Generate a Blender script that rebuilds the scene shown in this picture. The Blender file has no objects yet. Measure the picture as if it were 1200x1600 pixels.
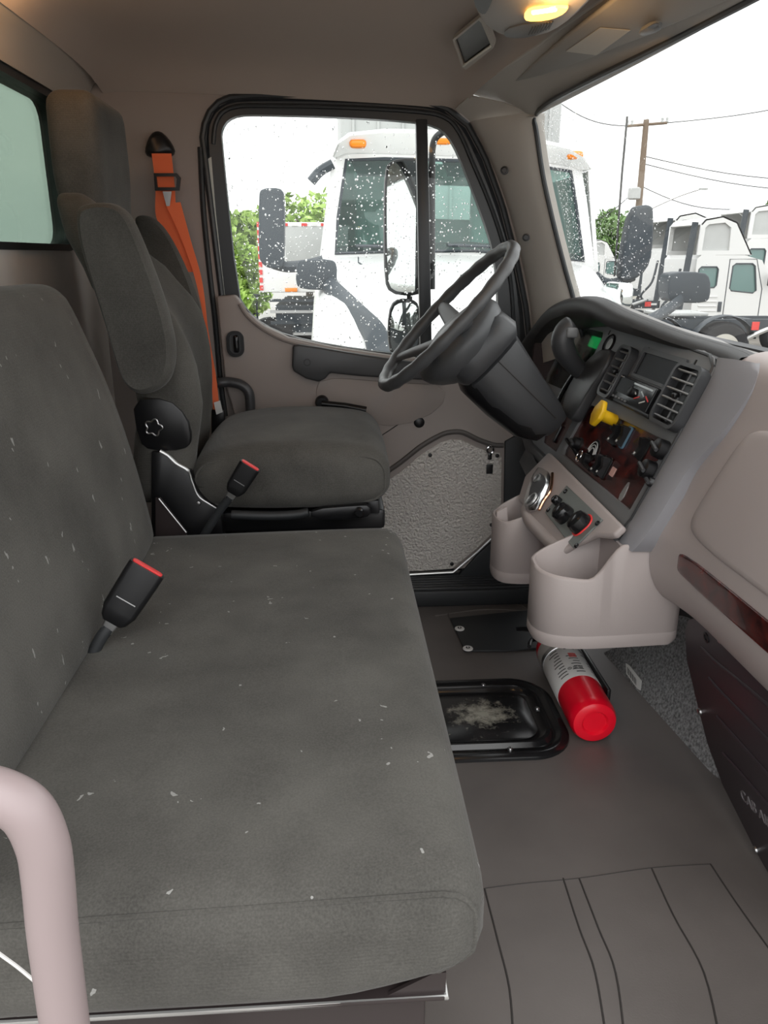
import bpy, bmesh, math, random
from mathutils import Vector, Matrix
from math import sin, cos, pi, radians as R
S = bpy.context.scene
COL = S.collection
random.seed(7)

# ---------------------------------------------------------------- camera
F_PX = 1203.0
PITCH, YAW = R(18.4), R(3.6)
CAM = Vector((0, 0, 1.05))
cd = bpy.data.cameras.new('camera'); cam = bpy.data.objects.new('camera', cd); COL.objects.link(cam)
cd.sensor_fit = 'VERTICAL'; cd.sensor_height = 36; cd.lens = F_PX / 1600 * 36
cd.clip_start = .02; cd.clip_end = 300
cam.location = CAM
FW = Vector((sin(YAW) * cos(PITCH), cos(YAW) * cos(PITCH), -sin(PITCH)))
RT = Vector((cos(YAW), -sin(YAW), 0)); UPV = RT.cross(FW)
cam.rotation_euler = FW.to_track_quat('-Z', 'Y').to_euler()
S.camera = cam

# ---------------------------------------------------------------- sky, lights, exposure
S.view_settings.view_transform = 'Standard'; S.view_settings.look = 'None'
S.view_settings.gamma = 1; S.view_settings.exposure = 0.7
w = bpy.data.worlds.new('overcast_sky'); S.world = w; w.use_nodes = True
wn = w.node_tree; bg = wn.nodes['Background']
tc = wn.nodes.new('ShaderNodeTexCoord'); ns = wn.nodes.new('ShaderNodeTexNoise'); cr = wn.nodes.new('ShaderNodeValToRGB')
mp = wn.nodes.new('ShaderNodeMapping'); mp.inputs['Scale'].default_value = (1.2, 1.2, 4)
wn.links.new(tc.outputs['Generated'], mp.inputs['Vector']); wn.links.new(mp.outputs[0], ns.inputs['Vector'])
ns.inputs['Scale'].default_value = 1.6; ns.inputs['Detail'].default_value = 4
cr.color_ramp.elements[0].position = .35; cr.color_ramp.elements[0].color = (.86, .88, .90, 1)
cr.color_ramp.elements[1].position = .62; cr.color_ramp.elements[1].color = (1, 1, 1, 1)
wn.links.new(ns.outputs['Fac'], cr.inputs['Fac']); wn.links.new(cr.outputs['Color'], bg.inputs['Color'])
SKY = 1.35
bg.inputs['Strength'].default_value = SKY

def sun_lamp():
    l = bpy.data.lights.new('soft_daylight', 'SUN'); l.energy = .9; l.angle = R(60); l.color = (1, .99, .97)
    o = bpy.data.objects.new('soft_daylight', l); COL.objects.link(o)
    o.rotation_euler = (R(38), R(-8), 0)      # comes from behind the camera, over the open door
sun_lamp()

# ---------------------------------------------------------------- helpers
def ray(px, py): return FW + RT * ((px - 600) / F_PX) + UPV * ((800 - py) / F_PX)
def U(px, py, x=None, y=None, z=None):
    """point of a real plane x=, y= or z= seen at a photo pixel"""
    d = ray(px, py)
    t = (x - CAM.x) / d.x if x is not None else (y - CAM.y) / d.y if y is not None else (z - CAM.z) / d.z
    return CAM + d * t
def UPL(px, py, p, n):
    d = ray(px, py); p = Vector(p); n = Vector(n)
    return CAM + d * ((p - CAM).dot(n) / d.dot(n))

def thing(name, label, cat, loc=(0, 0, 0), group=None):
    o = bpy.data.objects.new(name, None); COL.objects.link(o); o.location = loc
    o.empty_display_size = .05
    o['label'] = label; o['category'] = cat
    if group: o['group'] = group
    return o
def struct_root(name):
    o = bpy.data.objects.new(name, None); COL.objects.link(o); o['kind'] = 'structure'; o.empty_display_size = .05
    return o
def tag(o, label, cat, group=None):
    o['label'] = label; o['category'] = cat
    if group: o['group'] = group
    return o
def finish(bm, sharp=42):
    bmesh.ops.remove_doubles(bm, verts=bm.verts, dist=1e-5)
    bmesh.ops.recalc_face_normals(bm, faces=bm.faces)
    for f in bm.faces: f.smooth = True
    lim = R(sharp)
    for e in bm.edges:
        if len(e.link_faces) == 2 and e.calc_face_angle(0) > lim: e.smooth = False
def obj(name, bm, m, parent=None, sharp=42, label=None, kind=None):
    finish(bm, sharp)
    me = bpy.data.meshes.new(name); bm.to_mesh(me); bm.free()
    me.materials.append(m)
    o = bpy.data.objects.new(name, me); COL.objects.link(o)
    if parent:
        o.parent = parent
        off = Vector((0, 0, 0)); p = parent
        while p: off += p.location; p = p.parent
        o.location = -off
    if label: o['label'] = label
    if kind: o['kind'] = kind
    return o

def NB(): return bmesh.new()
def bevel(bm, w, seg=2, ang=30):
    es = [e for e in bm.edges if len(e.link_faces) == 2 and e.calc_face_angle(0) > R(ang)]
    if es and w > 0: bmesh.ops.bevel(bm, geom=es, offset=w, segments=seg, profile=.5, affect='EDGES', clamp_overlap=True)
    return bm
def xf(verts, M):
    for v in verts: v.co = M @ v.co
def box(c, d, bm=None, rot=None, b=0, seg=2):
    t = bmesh.new(); bmesh.ops.create_cube(t, size=1)
    for v in t.verts: v.co = Vector((v.co.x * d[0], v.co.y * d[1], v.co.z * d[2]))
    if b: bevel(t, b, seg)
    M = Matrix.Translation(Vector(c)) @ (rot.to_4x4() if rot is not None else Matrix())
    xf(t.verts, M)
    return join(bm, t)
def join(bm, t):
    if bm is None: return t
    me = bpy.data.meshes.new('tmp'); t.to_mesh(me); t.free(); bm.from_mesh(me); bpy.data.meshes.remove(me); return bm
def rbox(c, d, r, n=10, fn=None, bm=None):
    """soft rounded box, n cells per side, optional deformation of local coords"""
    t = bmesh.new(); bmesh.ops.create_cube(t, size=2)
    bmesh.ops.subdivide_edges(t, edges=t.edges, cuts=n, use_grid_fill=True)
    h = Vector(d) / 2
    for v in t.verts:
        q = Vector([math.copysign(1 - (1 - min(1, abs(k))) ** 1.6, k) for k in v.co])
        p = Vector((q.x * h.x, q.y * h.y, q.z * h.z))
        i = Vector([max(-(h[k] - min(r, h[k])), min(h[k] - min(r, h[k]), p[k])) for k in range(3)])
        e = p - i
        if e.length > 1e-9:
            # cube surface point: push onto the rounded surface
            s = e.normalized() * r
            s = Vector([min(abs(s[k]), h[k]) * (1 if s[k] >= 0 else -1) for k in range(3)])
            p = i + s
        if fn: p = Vector(fn(p, h))
        v.co = p + Vector(c)
    return join(bm, t)
def sm(pts, it=2, closed=True):
    pts = [Vector(p) for p in pts]
    for _ in range(it):
        q = []
        n = len(pts)
        for i in range(n if closed else n - 1):
            a, b = pts[i], pts[(i + 1) % n]
            q += [a * .75 + b * .25, a * .25 + b * .75]
        if not closed: q = [pts[0]] + q + [pts[-1]]
        pts = q
    return pts
def catmull(pts, k=6):
    pts = [Vector(p) for p in pts]; out = []
    for i in range(len(pts) - 1):
        p0 = pts[max(i - 1, 0)]; p1 = pts[i]; p2 = pts[i + 1]; p3 = pts[min(i + 2, len(pts) - 1)]
        for j in range(k):
            t = j / k
            out.append(.5 * ((2 * p1) + (p2 - p0) * t + (2 * p0 - 5 * p1 + 4 * p2 - p3) * t * t + (3 * p1 - p0 - 3 * p2 + p3) * t ** 3))
    out.append(pts[-1]); return out
def prism(pts, vec, bm=None, b=0, seg=2, ang=30):
    t = bmesh.new(); vec = Vector(vec)
    a = [t.verts.new(Vector(p)) for p in pts]; c = [t.verts.new(Vector(p) + vec) for p in pts]
    n = len(a); t.faces.new(a); t.faces.new(c[::-1])
    for i in range(n): t.faces.new((a[i], c[i], c[(i + 1) % n], a[(i + 1) % n]))
    bmesh.ops.recalc_face_normals(t, faces=t.faces)
    if b: bevel(t, b, seg, ang)
    return join(bm, t)
def resample(pts, n):
    pts = [Vector(p) for p in pts]; L = [0]
    m = len(pts)
    for i in range(m): L.append(L[-1] + (pts[(i + 1) % m] - pts[i]).length)
    out = []; j = 0
    for k in range(n):
        s = L[-1] * k / n
        while L[j + 1] < s: j += 1
        t = (s - L[j]) / max(1e-9, L[j + 1] - L[j]); out.append(pts[j].lerp(pts[(j + 1) % m], t))
    return out
def holed(outer, holes, vec, bm=None):
    """flat plate with openings; outline and openings in one plane, thickness vec"""
    t = bmesh.new(); vec = Vector(vec); loops = []
    for L in [outer] + holes:
        vs = [t.verts.new(Vector(p)) for p in L]; loops.append(vs)
        for i in range(len(vs)): t.edges.new((vs[i], vs[(i + 1) % len(vs)]))
    nrm = vec.normalized()
    bmesh.ops.triangle_fill(t, use_beauty=True, use_dissolve=False, edges=t.edges[:], normal=nrm)
    faces = t.faces[:]; mp_ = {}
    for v in list(t.verts): mp_[v] = t.verts.new(v.co + vec)
    for f in faces: t.faces.new([mp_[v] for v in f.verts][::-1])
    for vs in loops:
        for i in range(len(vs)):
            a, b_ = vs[i], vs[(i + 1) % len(vs)]; t.faces.new((a, b_, mp_[b_], mp_[a]))
    bmesh.ops.recalc_face_normals(t, faces=t.faces)
    return join(bm, t)
def tube(path, r, n=10, bm=None, closed=False, flat=None, caps=True):
    """sweep of a circle (or ellipse, flat=(a,b,upvector)) along a path; r may be a list"""
    t = bmesh.new(); path = [Vector(p) for p in path]; m = len(path); rings = []
    up = None
    for i, p in enumerate(path):
        a = path[(i - 1) % m] if closed or i > 0 else p; c = path[(i + 1) % m] if closed or i < m - 1 else p
        d = (c - a).normalized()
        if flat: s = d.cross(Vector(flat[2])).normalized(); q = s.cross(d).normalized()
        else:
            if up is None: up = Vector((0, 0, 1)) if abs(d.z) < .9 else Vector((1, 0, 0))
            s = d.cross(up).normalized(); q = s.cross(d).normalized(); up = q
        rr = r[i] if isinstance(r, (list, tuple)) else r
        ra, rb = (rr * flat[0], rr * flat[1]) if flat else (rr, rr)
        rings.append([t.verts.new(p + s * ra * cos(2 * pi * k / n) + q * rb * sin(2 * pi * k / n)) for k in range(n)])
    for i in range(m if closed else m - 1):
        A, B = rings[i], rings[(i + 1) % m]
        for k in range(n): t.faces.new((A[k], A[(k + 1) % n], B[(k + 1) % n], B[k]))
    if not closed and caps: t.faces.new(rings[0][::-1]); t.faces.new(rings[-1])
    return join(bm, t)
def lathe(prof, o, ax, n=24, bm=None, sy=1.0, up=None):
    """prof = [(radius, height)] around axis ax from origin o"""
    t = bmesh.new(); ax = Vector(ax).normalized(); o = Vector(o)
    up = Vector(up) if up is not None else (Vector((0, 0, 1)) if abs(ax.z) < .9 else Vector((1, 0, 0)))
    s = ax.cross(up).normalized(); q = s.cross(ax).normalized(); rings = []
    for (r, h) in prof:
        r = max(r, 1e-4)
        rings.append([t.verts.new(o + ax * h + s * r * cos(2 * pi * k / n) + q * r * sy * sin(2 * pi * k / n)) for k in range(n)])
    for A, B in zip(rings, rings[1:]):
        for k in range(n): t.faces.new((A[k], A[(k + 1) % n], B[(k + 1) % n], B[k]))
    t.faces.new(rings[0][::-1]); t.faces.new(rings[-1])
    return join(bm, t)
def loft(rows, bm=None, closed_u=False, thick=None, cap=False):
    t = bmesh.new(); G = [[t.verts.new(Vector(p)) for p in r] for r in rows]
    for A, B in zip(G, G[1:]):
        n = len(A)
        for k in range(n if closed_u else n - 1): t.faces.new((A[k], A[(k + 1) % n], B[(k + 1) % n], B[k]))
    if cap: t.faces.new(G[0][::-1]); t.faces.new(G[-1])
    bmesh.ops.recalc_face_normals(t, faces=t.faces)
    if thick:
        bmesh.ops.solidify(t, geom=t.faces[:], thickness=thick)
    return join(bm, t)
def rrect(w, h, r, k=4):
    pts = []
    for cx, cy, a0 in ((w / 2 - r, h / 2 - r, 0), (-w / 2 + r, h / 2 - r, 90), (-w / 2 + r, -h / 2 + r, 180), (w / 2 - r, -h / 2 + r, 270)):
        for j in range(k + 1):
            a = R(a0 + 90 * j / k); pts.append((cx + r * cos(a), cy + r * sin(a)))
    return pts
def text(name, s, size, M, m, parent, ext=.0006):
    cu = bpy.data.curves.new(name, 'FONT'); cu.body = s; cu.size = size; cu.extrude = ext; cu.align_x = 'CENTER'; cu.align_y = 'CENTER'
    o = bpy.data.objects.new(name, cu); COL.objects.link(o)
    bpy.context.view_layer.update()
    me = bpy.data.meshes.new_from_object(o); bpy.data.objects.remove(o)
    bm = bmesh.new(); bm.from_mesh(me); bpy.data.meshes.remove(me); xf(bm.verts, M)
    return obj(name, bm, m, parent)
def frame(o, xa, ya):
    xa = Vector(xa).normalized(); ya = Vector(ya).normalized(); za = xa.cross(ya).normalized(); ya = za.cross(xa)
    M = Matrix((xa, ya, za)).transposed().to_4x4(); M.translation = Vector(o); return M

# ---------------------------------------------------------------- materials
def mat(name, col, rough=.6, metal=0, bump=None, spec=.5, var=None, sheen=0, coat=0, alpha=None):
    m = bpy.data.materials.new(name); m.use_nodes = True; nt = m.node_tree; p = nt.nodes['Principled BSDF']
    p.inputs['Base Color'].default_value = (*col, 1); p.inputs['Roughness'].default_value = rough
    p.inputs['Metallic'].default_value = metal; p.inputs['Specular IOR Level'].default_value = spec
    if sheen: p.inputs['Sheen Weight'].default_value = sheen; p.inputs['Sheen Roughness'].default_value = .5
    if coat: p.inputs['Coat Weight'].default_value = coat; p.inputs['Coat Roughness'].default_value = .08
    tcn = nt.nodes.new('ShaderNodeTexCoord')
    if bump:
        sc, st, kind = (*bump, 'noise')[:3]
        if kind == 'voronoi': t = nt.nodes.new('ShaderNodeTexVoronoi'); out = t.outputs['Distance']
        else: t = nt.nodes.new('ShaderNodeTexNoise'); t.inputs['Detail'].default_value = 3; out = t.outputs['Fac']
        t.inputs['Scale'].default_value = sc
        b = nt.nodes.new('ShaderNodeBump'); b.inputs['Strength'].default_value = st; b.inputs['Distance'].default_value = .002
        nt.links.new(tcn.outputs['Object'], t.inputs['Vector']); nt.links.new(out, b.inputs['Height']); nt.links.new(b.outputs[0], p.inputs['Normal'])
    if var:
        sc, amt = var
        t = nt.nodes.new('ShaderNodeTexNoise'); t.inputs['Scale'].default_value = sc; t.inputs['Detail'].default_value = 5
        r = nt.nodes.new('ShaderNodeValToRGB'); r.color_ramp.elements[0].position = .3; r.color_ramp.elements[1].position = .7
        r.color_ramp.elements[0].color = (*[c * (1 - amt) for c in col], 1); r.color_ramp.elements[1].color = (*[min(1, c * (1 + amt)) for c in col], 1)
        nt.links.new(tcn.outputs['Object'], t.inputs['Vector']); nt.links.new(t.outputs['Fac'], r.inputs['Fac']); nt.links.new(r.outputs['Color'], p.inputs['Base Color'])
    return m
def setdist(m, d):
    for n in m.node_tree.nodes:
        if n.type == 'BUMP': n.inputs['Distance'].default_value = d
    return m
def fabric(name, col, specks=0.0):
    m = bpy.data.materials.new(name); m.use_nodes = True; nt = m.node_tree; N = nt.nodes; L = nt.links; p = N['Principled BSDF']
    p.inputs['Roughness'].default_value = .95; p.inputs['Specular IOR Level'].default_value = .15
    p.inputs['Sheen Weight'].default_value = .12; p.inputs['Sheen Roughness'].default_value = .4
    t = N.new('ShaderNodeTexCoord')
    n1 = N.new('ShaderNodeTexNoise'); n1.inputs['Scale'].default_value = 7; n1.inputs['Detail'].default_value = 6
    n2 = N.new('ShaderNodeTexNoise'); n2.inputs['Scale'].default_value = 420; n2.inputs['Detail'].default_value = 2
    mx = N.new('ShaderNodeMath'); mx.operation = 'MULTIPLY_ADD'; mx.inputs[1].default_value = .55
    L.new(t.outputs['Object'], n1.inputs['Vector']); L.new(t.outputs['Object'], n2.inputs['Vector'])
    L.new(n2.outputs['Fac'], mx.inputs[0]); L.new(n1.outputs['Fac'], mx.inputs[2])
    r = N.new('ShaderNodeValToRGB'); r.color_ramp.elements[0].position = .5; r.color_ramp.elements[1].position = 1.05 if False else 1.0
    r.color_ramp.elements[0].color = (*[c * .72 for c in col], 1); r.color_ramp.elements[1].color = (*[c * 1.45 for c in col], 1)
    L.new(mx.outputs[0], r.inputs['Fac']); last = r.outputs['Color']
    # fine horizontal ribs of the weave
    wv = N.new('ShaderNodeTexWave'); wv.bands_direction = 'Z'; wv.inputs['Scale'].default_value = 75; wv.inputs['Distortion'].default_value = .6; wv.inputs['Detail Scale'].default_value = 2
    L.new(t.outputs['Object'], wv.inputs['Vector'])
    ad = N.new('ShaderNodeMath'); ad.operation = 'MULTIPLY_ADD'; ad.inputs[1].default_value = .35
    L.new(wv.outputs['Fac'], ad.inputs[0]); L.new(n2.outputs['Fac'], ad.inputs[2])
    b = N.new('ShaderNodeBump'); b.inputs['Strength'].default_value = .35; b.inputs['Distance'].default_value = .0012
    L.new(ad.outputs[0], b.inputs['Height']); L.new(b.outputs[0], p.inputs['Normal'])
    if specks:
        mpn = N.new('ShaderNodeMapping'); mpn.inputs['Scale'].default_value = (1, 1, .45)
        L.new(t.outputs['Object'], mpn.inputs['Vector'])
        ds = N.new('ShaderNodeTexNoise'); ds.inputs['Scale'].default_value = 14; ds.inputs['Detail'].default_value = 2
        L.new(t.outputs['Object'], ds.inputs['Vector'])
        v = N.new('ShaderNodeTexVoronoi'); v.inputs['Scale'].default_value = 34; v.inputs['Randomness'].default_value = 1
        vm = N.new('ShaderNodeVectorMath'); vm.operation = 'ADD'
        n3 = N.new('ShaderNodeTexNoise'); n3.inputs['Scale'].default_value = 60
        sc = N.new('ShaderNodeVectorMath'); sc.operation = 'SCALE'; sc.inputs['Scale'].default_value = .03
        L.new(mpn.outputs[0], n3.inputs['Vector']); L.new(n3.outputs['Color'], sc.inputs[0])
        L.new(mpn.outputs[0], vm.inputs[0]); L.new(sc.outputs[0], vm.inputs[1]); L.new(vm.outputs[0], v.inputs['Vector'])
        lt = N.new('ShaderNodeMath'); lt.operation = 'LESS_THAN'; lt.inputs[1].default_value = .10 * specks
        L.new(v.outputs['Distance'], lt.inputs[0])
        gt = N.new('ShaderNodeMath'); gt.operation = 'GREATER_THAN'; gt.inputs[1].default_value = .50
        L.new(ds.outputs['Fac'], gt.inputs[0])
        ml = N.new('ShaderNodeMath'); ml.operation = 'MULTIPLY'; L.new(lt.outputs[0], ml.inputs[0]); L.new(gt.outputs[0], ml.inputs[1])
        m2 = N.new('ShaderNodeMath'); m2.operation = 'MULTIPLY'; m2.inputs[1].default_value = .55; L.new(ml.outputs[0], m2.inputs[0])
        mix = N.new('ShaderNodeMixRGB'); mix.inputs['Color2'].default_value = (.45, .45, .43, 1)
        L.new(m2.outputs[0], mix.inputs['Fac']); L.new(last, mix.inputs['Color1']); last = mix.outputs[0]
    L.new(last, p.inputs['Base Color'])
    return m
def wood():
    m = bpy.data.materials.new('burl_wood'); m.use_nodes = True; nt = m.node_tree; N = nt.nodes; L = nt.links; p = N['Principled BSDF']
    p.inputs['Roughness'].default_value = .22; p.inputs['Coat Weight'].default_value = .35
    t = N.new('ShaderNodeTexCoord'); n = N.new('ShaderNodeTexNoise'); n.inputs['Scale'].default_value = 26; n.inputs['Detail'].default_value = 6; n.inputs['Distortion'].default_value = 1.5
    r = N.new('ShaderNodeValToRGB'); e = r.color_ramp.elements
    e[0].position = .34; e[0].color = (.012, .004, .004, 1); e[1].position = .75; e[1].color = (.16, .022, .014, 1)
    k = e.new(.55); k.color = (.07, .011, .009, 1)
    L.new(t.outputs['Object'], n.inputs['Vector']); L.new(n.outputs['Fac'], r.inputs['Fac']); L.new(r.outputs['Color'], p.inputs['Base Color'])
    return m
def glassm(name, tint=(1, 1, 1), f=1.0):
    m = bpy.data.materials.new(name); m.use_nodes = True; nt = m.node_tree; N = nt.nodes; L = nt.links
    N.remove(N['Principled BSDF']); out = N['Material Output']
    tr = N.new('ShaderNodeBsdfTransparent'); tr.inputs['Color'].default_value = (*tint, 1)
    gl = N.new('ShaderNodeBsdfGlossy'); gl.inputs['Roughness'].default_value = .02
    fr = N.new('ShaderNodeFresnel'); fr.inputs['IOR'].default_value = 1.4
    ml = N.new('ShaderNodeMath'); ml.operation = 'MULTIPLY'; ml.inputs[1].default_value = f
    mx = N.new('ShaderNodeMixShader')
    L.new(fr.outputs[0], ml.inputs[0]); L.new(ml.outputs[0], mx.inputs['Fac']); L.new(tr.outputs[0], mx.inputs[1]); L.new(gl.outputs[0], mx.inputs[2]); L.new(mx.outputs[0], out.inputs['Surface'])
    return m
M = {}
M['fabric'] = fabric('charcoal_fabric', (.078, .075, .068), 0)
M['fabric_lint'] = fabric('charcoal_fabric_with_lint', (.078, .075, .068), 1.0)
M['headliner'] = mat('headliner', (.47, .41, .37), .9, bump=(400, .15), spec=.2)
M['taupe'] = mat('taupe_trim', (.33, .285, .262), .55, bump=(700, .12))
M['taupe_lt'] = mat('pillar_trim', (.46, .435, .40), .55, bump=(700, .12))
M['greige'] = mat('greige_plastic', (.42, .365, .35), .5, bump=(800, .12))
M['grey_frame'] = mat('blue_grey_plastic', (.27, .265, .28), .5, bump=(800, .1))
M['bezel'] = mat('bezel_grey', (.19, .195, .20), .45, bump=(800, .1))
M['dark'] = mat('dark_plastic', (.05, .051, .054), .38, bump=(700, .12))
M['softdark'] = mat('soft_dark_pad', (.075, .077, .08), .42, bump=(500, .15))
M['padtop'] = mat('dash_top_grain', (.22, .21, .20), .6, bump=(500, .2))
M['rubber'] = mat('black_rubber', (.022, .024, .026), .55)
M['gasket'] = mat('window_gasket', (.03, .033, .036), .38)
M['black'] = mat('black_plastic', (.008, .008, .009), .35)
M['gloss'] = mat('gloss_black', (.01, .01, .011), .2)
M['screen'] = mat('dark_screen', (.015, .018, .022), .45, spec=.25)
M['silver'] = mat('silver_edge', (.55, .55, .54), .3, metal=.7)
M['chrome'] = mat('chrome', (.75, .75, .76), .12, metal=1)
M['bolt'] = mat('zinc_bolt', (.5, .5, .5), .3, metal=1)
M['kickplate'] = mat('textured_silver_vinyl', (.72, .67, .62), .26, metal=.15, bump=(120, 1.0), spec=.8)
setdist(M['kickplate'], .012)
M['floor'] = mat('rubber_floor', (.135, .120, .112), .5, bump=(300, .1), var=(5, .12))
M['floor_edge'] = mat('rubber_groove', (.035, .031, .029), .6)
M['tray'] = mat('glossy_black_steel', (.012, .012, .013), .18)
M['wood'] = wood()
M['orange'] = mat('orange_webbing', (.95, .19, .07), .7, bump=(600, .2))
M['red'] = mat('extinguisher_red', (.95, .004, .025), .28, coat=.3)
M['redbtn'] = mat('red_button', (.85, .05, .05), .4)
M['yellow'] = mat('yellow_plastic', (.85, .50, .01), .4)
M['white'] = mat('white_label', (.75, .74, .72), .55)
M['cream'] = mat('door_paint', (.62, .62, .56), .35)
M['wall_back'] = mat('rear_panel', (.72, .67, .62), .28, var=(4, .15))
M['carpet'] = mat('grey_felt', (.24, .24, .24), .95, bump=(260, 1.0), var=(160, .6))
M['kickpanel'] = mat('plum_grey_plastic', (.045, .036, .042), .45, bump=(700, .1))
M['handle'] = mat('painted_grab_bar', (.33, .265, .265), .42)
M['glass'] = glassm('window_glass', (.97, .985, .975), .8)
M['glass_ws'] = glassm('windshield_glass', (.97, .985, .975), .16)
M['glass_rear'] = glassm('rear_glass', (.50, .58, .52), .5)
M['mirror'] = mat('mirror_glass', (.8, .85, .84), .03, metal=1)
M['trk'] = mat('white_truck_paint', (.68, .68, .665), .25, coat=.3)
M['trk_in'] = mat('truck_cab_inside', (.50, .60, .58), .8)
M['trk_glass'] = mat('green_tinted_glass', (.10, .19, .175), .1, spec=.8)
M['trk_black'] = mat('truck_black_plastic', (.035, .045, .055), .5)
M['amber'] = mat('amber_lens', (.9, .25, .01), .3)
M['boxw'] = mat('pale_box_body', (.45, .46, .45), .5, var=(3, .06))
M['tyre'] = mat('tyre', (.02, .02, .022), .8)
M['rim'] = mat('aluminium_rim', (.6, .58, .52), .35, metal=.7)
M['redtape'] = mat('red_tape', (.7, .05, .04), .4)
M['asphalt'] = mat('wet_asphalt', (.22, .20, .175), .4, var=(1.2, .3), bump=(20, .3))
M['leaf'] = mat('leaves', (.30, .44, .10), .6, var=(.8, .45))
M['leaf2'] = mat('leaves_dark', (.17, .28, .10), .6, var=(.6, .4))
M['bark'] = mat('bark', (.09, .07, .05), .9)
M['pole'] = mat('weathered_pole', (.20, .15, .11), .9)
M['wire'] = mat('wire', (.05, .05, .05), .6)
def emit(name, col, st):
    m = mat(name, col, .4); p = m.node_tree.nodes['Principled BSDF']
    p.inputs['Emission Color'].default_value = (*col, 1); p.inputs['Emission Strength'].default_value = st; return m
M['lamp'] = emit('lit_amber_lens', (1, .48, .10), 2.2)
M['lampcore'] = emit('lit_bulb', (1, .80, .35), 6)
M['lcd'] = emit('green_lcd', (.03, .62, .16), .55)
def dropm():
    m = bpy.data.materials.new('rain_water'); m.use_nodes = True; p = m.node_tree.nodes['Principled BSDF']
    p.inputs['Base Color'].default_value = (1, 1, 1, 1); p.inputs['Roughness'].default_value = 0; p.inputs['IOR'].default_value = 1.33
    p.inputs['Transmission Weight'].default_value = 1; return m
M['drop'] = dropm()

# ================================================================ THE CAB SHELL
FY = 2.34                                    # inner face of the driver side wall
def L(pts, **k): return [U(a, b, **k) for a, b in pts]

# --- floor
fl = struct_root('floor')
obj('floor_mat', box((.06, 1.36, -.02), (1.52, 1.98, .04)), M['floor'], fl)
def groove(pts, r=.0022, name='mat_seam', m='floor_edge'):
    p = [U(a, b, z=.0005) for a, b in pts]
    return obj(name, tube(catmull(p, 5), r, 6, flat=(1, .6, (0, 0, 1))), M[m], fl)
for pts in ([(757, 1388), (778, 1470), (796, 1545), (803, 1640)], [(880, 1372), (905, 1450), (930, 1520), (950, 1640)],
            [(905, 1372), (935, 1450), (962, 1520), (978, 1640)], [(1018, 1356), (1052, 1430), (1100, 1520), (1128, 1640)],
            [(1110, 1350), (1150, 1410), (1200, 1480), (1260, 1560)]):
    groove(pts, .0016)
groove([(757, 1388), (820, 1380), (905, 1372), (1018, 1356), (1110, 1350)], .0010)
# moulded ribs of the driver's floor area
for pts in ([(640, 935), (690, 925), (760, 928), (815, 945), (835, 965)], [(700, 958), (712, 985), (725, 1015)], [(680, 962), (760, 952), (835, 956)]):
    groove(pts, .004, 'mat_rib', 'floor')
# door sill with ribs
bm = box((.25, 2.265, .028), (.78, .15, .056), b=.01)
obj('door_sill', bm, M['rubber'], fl)
for k in range(7):
    obj('sill_rib', box((.25, 2.205 + k * .019, .058), (.76, .009, .007), b=.002, seg=1), M['dark'], fl)
# --- covers on the floor
acc = thing('access_cover', 'flat black rubber floor cover with two white round fasteners', 'floor cover', (.5, 2.0, .002))
pts = [U(703, 968, z=.001), U(726, 1019, z=.001), U(790, 1019, z=.001), U(900, 1010, z=.001), U(890, 950, z=.001), U(780, 960, z=.001)]
obj('cover_plate', prism(pts, (0, 0, .006), b=.002), M['rubber'], acc)
for (a, b) in ((718, 983), (731, 1014)):
    p = U(a, b, z=.008)
    f = obj('fastener', lathe([(.014, 0), (.0145, .002), (.013, .004), (.002, .0045)], p, (0, 0, 1), 20), M['white'], acc, label='white round fastener')
    obj('slot', lathe([(.006, 0), (.006, .001)], p + Vector((0, 0, .0042)), (0, 0, 1), 12), M['black'], f)
    obj('slot_bar', box(p + Vector((0, 0, .0058)), (.003, .008, .0012)), M['white'], f)
tray = thing('floor_hatch', 'glossy black steel hatch with a scuffed middle and screwed rim, beside the bench', 'hatch', (.35, 1.58, 0))
def rr3(cx, cy, w, h, r, z, k=8): return [(cx + a, cy + b, z) for a, b in rrect(w, h, r, k)]
cx0, cy0, W0, H0 = .255, 1.575, .535, .335
bmt = NB()
rings = [rr3(cx0, cy0, W0 - d * 2, H0 - d * 2, max(.02, .10 - d), z) for d, z in
         ((0, .0), (.001, .006), (.010, .012), (.022, .012), (.028, .007), (.036, .007), (.044, .016), (.05, .016), (.058, .006), (.068, .004))]
bmt = loft(rings, closed_u=True)
t_ = bmesh.new(); t_.faces.new([t_.verts.new(Vector(p)) for p in rings[-1]]); join(bmt, t_)
obj('hatch_rim', bmt, M['tray'], tray)
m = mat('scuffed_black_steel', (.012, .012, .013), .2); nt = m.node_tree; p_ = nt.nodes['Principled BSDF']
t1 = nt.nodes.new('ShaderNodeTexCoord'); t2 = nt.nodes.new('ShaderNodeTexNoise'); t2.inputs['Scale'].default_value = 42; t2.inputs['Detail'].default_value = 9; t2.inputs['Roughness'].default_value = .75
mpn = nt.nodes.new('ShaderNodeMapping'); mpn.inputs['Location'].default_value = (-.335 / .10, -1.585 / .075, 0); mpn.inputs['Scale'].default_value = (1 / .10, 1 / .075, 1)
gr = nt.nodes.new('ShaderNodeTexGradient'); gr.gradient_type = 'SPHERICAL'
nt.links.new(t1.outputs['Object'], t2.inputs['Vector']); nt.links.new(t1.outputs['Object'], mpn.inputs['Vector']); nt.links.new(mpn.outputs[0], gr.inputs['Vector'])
mm = nt.nodes.new('ShaderNodeMath'); mm.operation = 'MULTIPLY_ADD'; mm.inputs[1].default_value = .42; nt.links.new(gr.outputs['Fac'], mm.inputs[0]); nt.links.new(t2.outputs['Fac'], mm.inputs[2])
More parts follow.
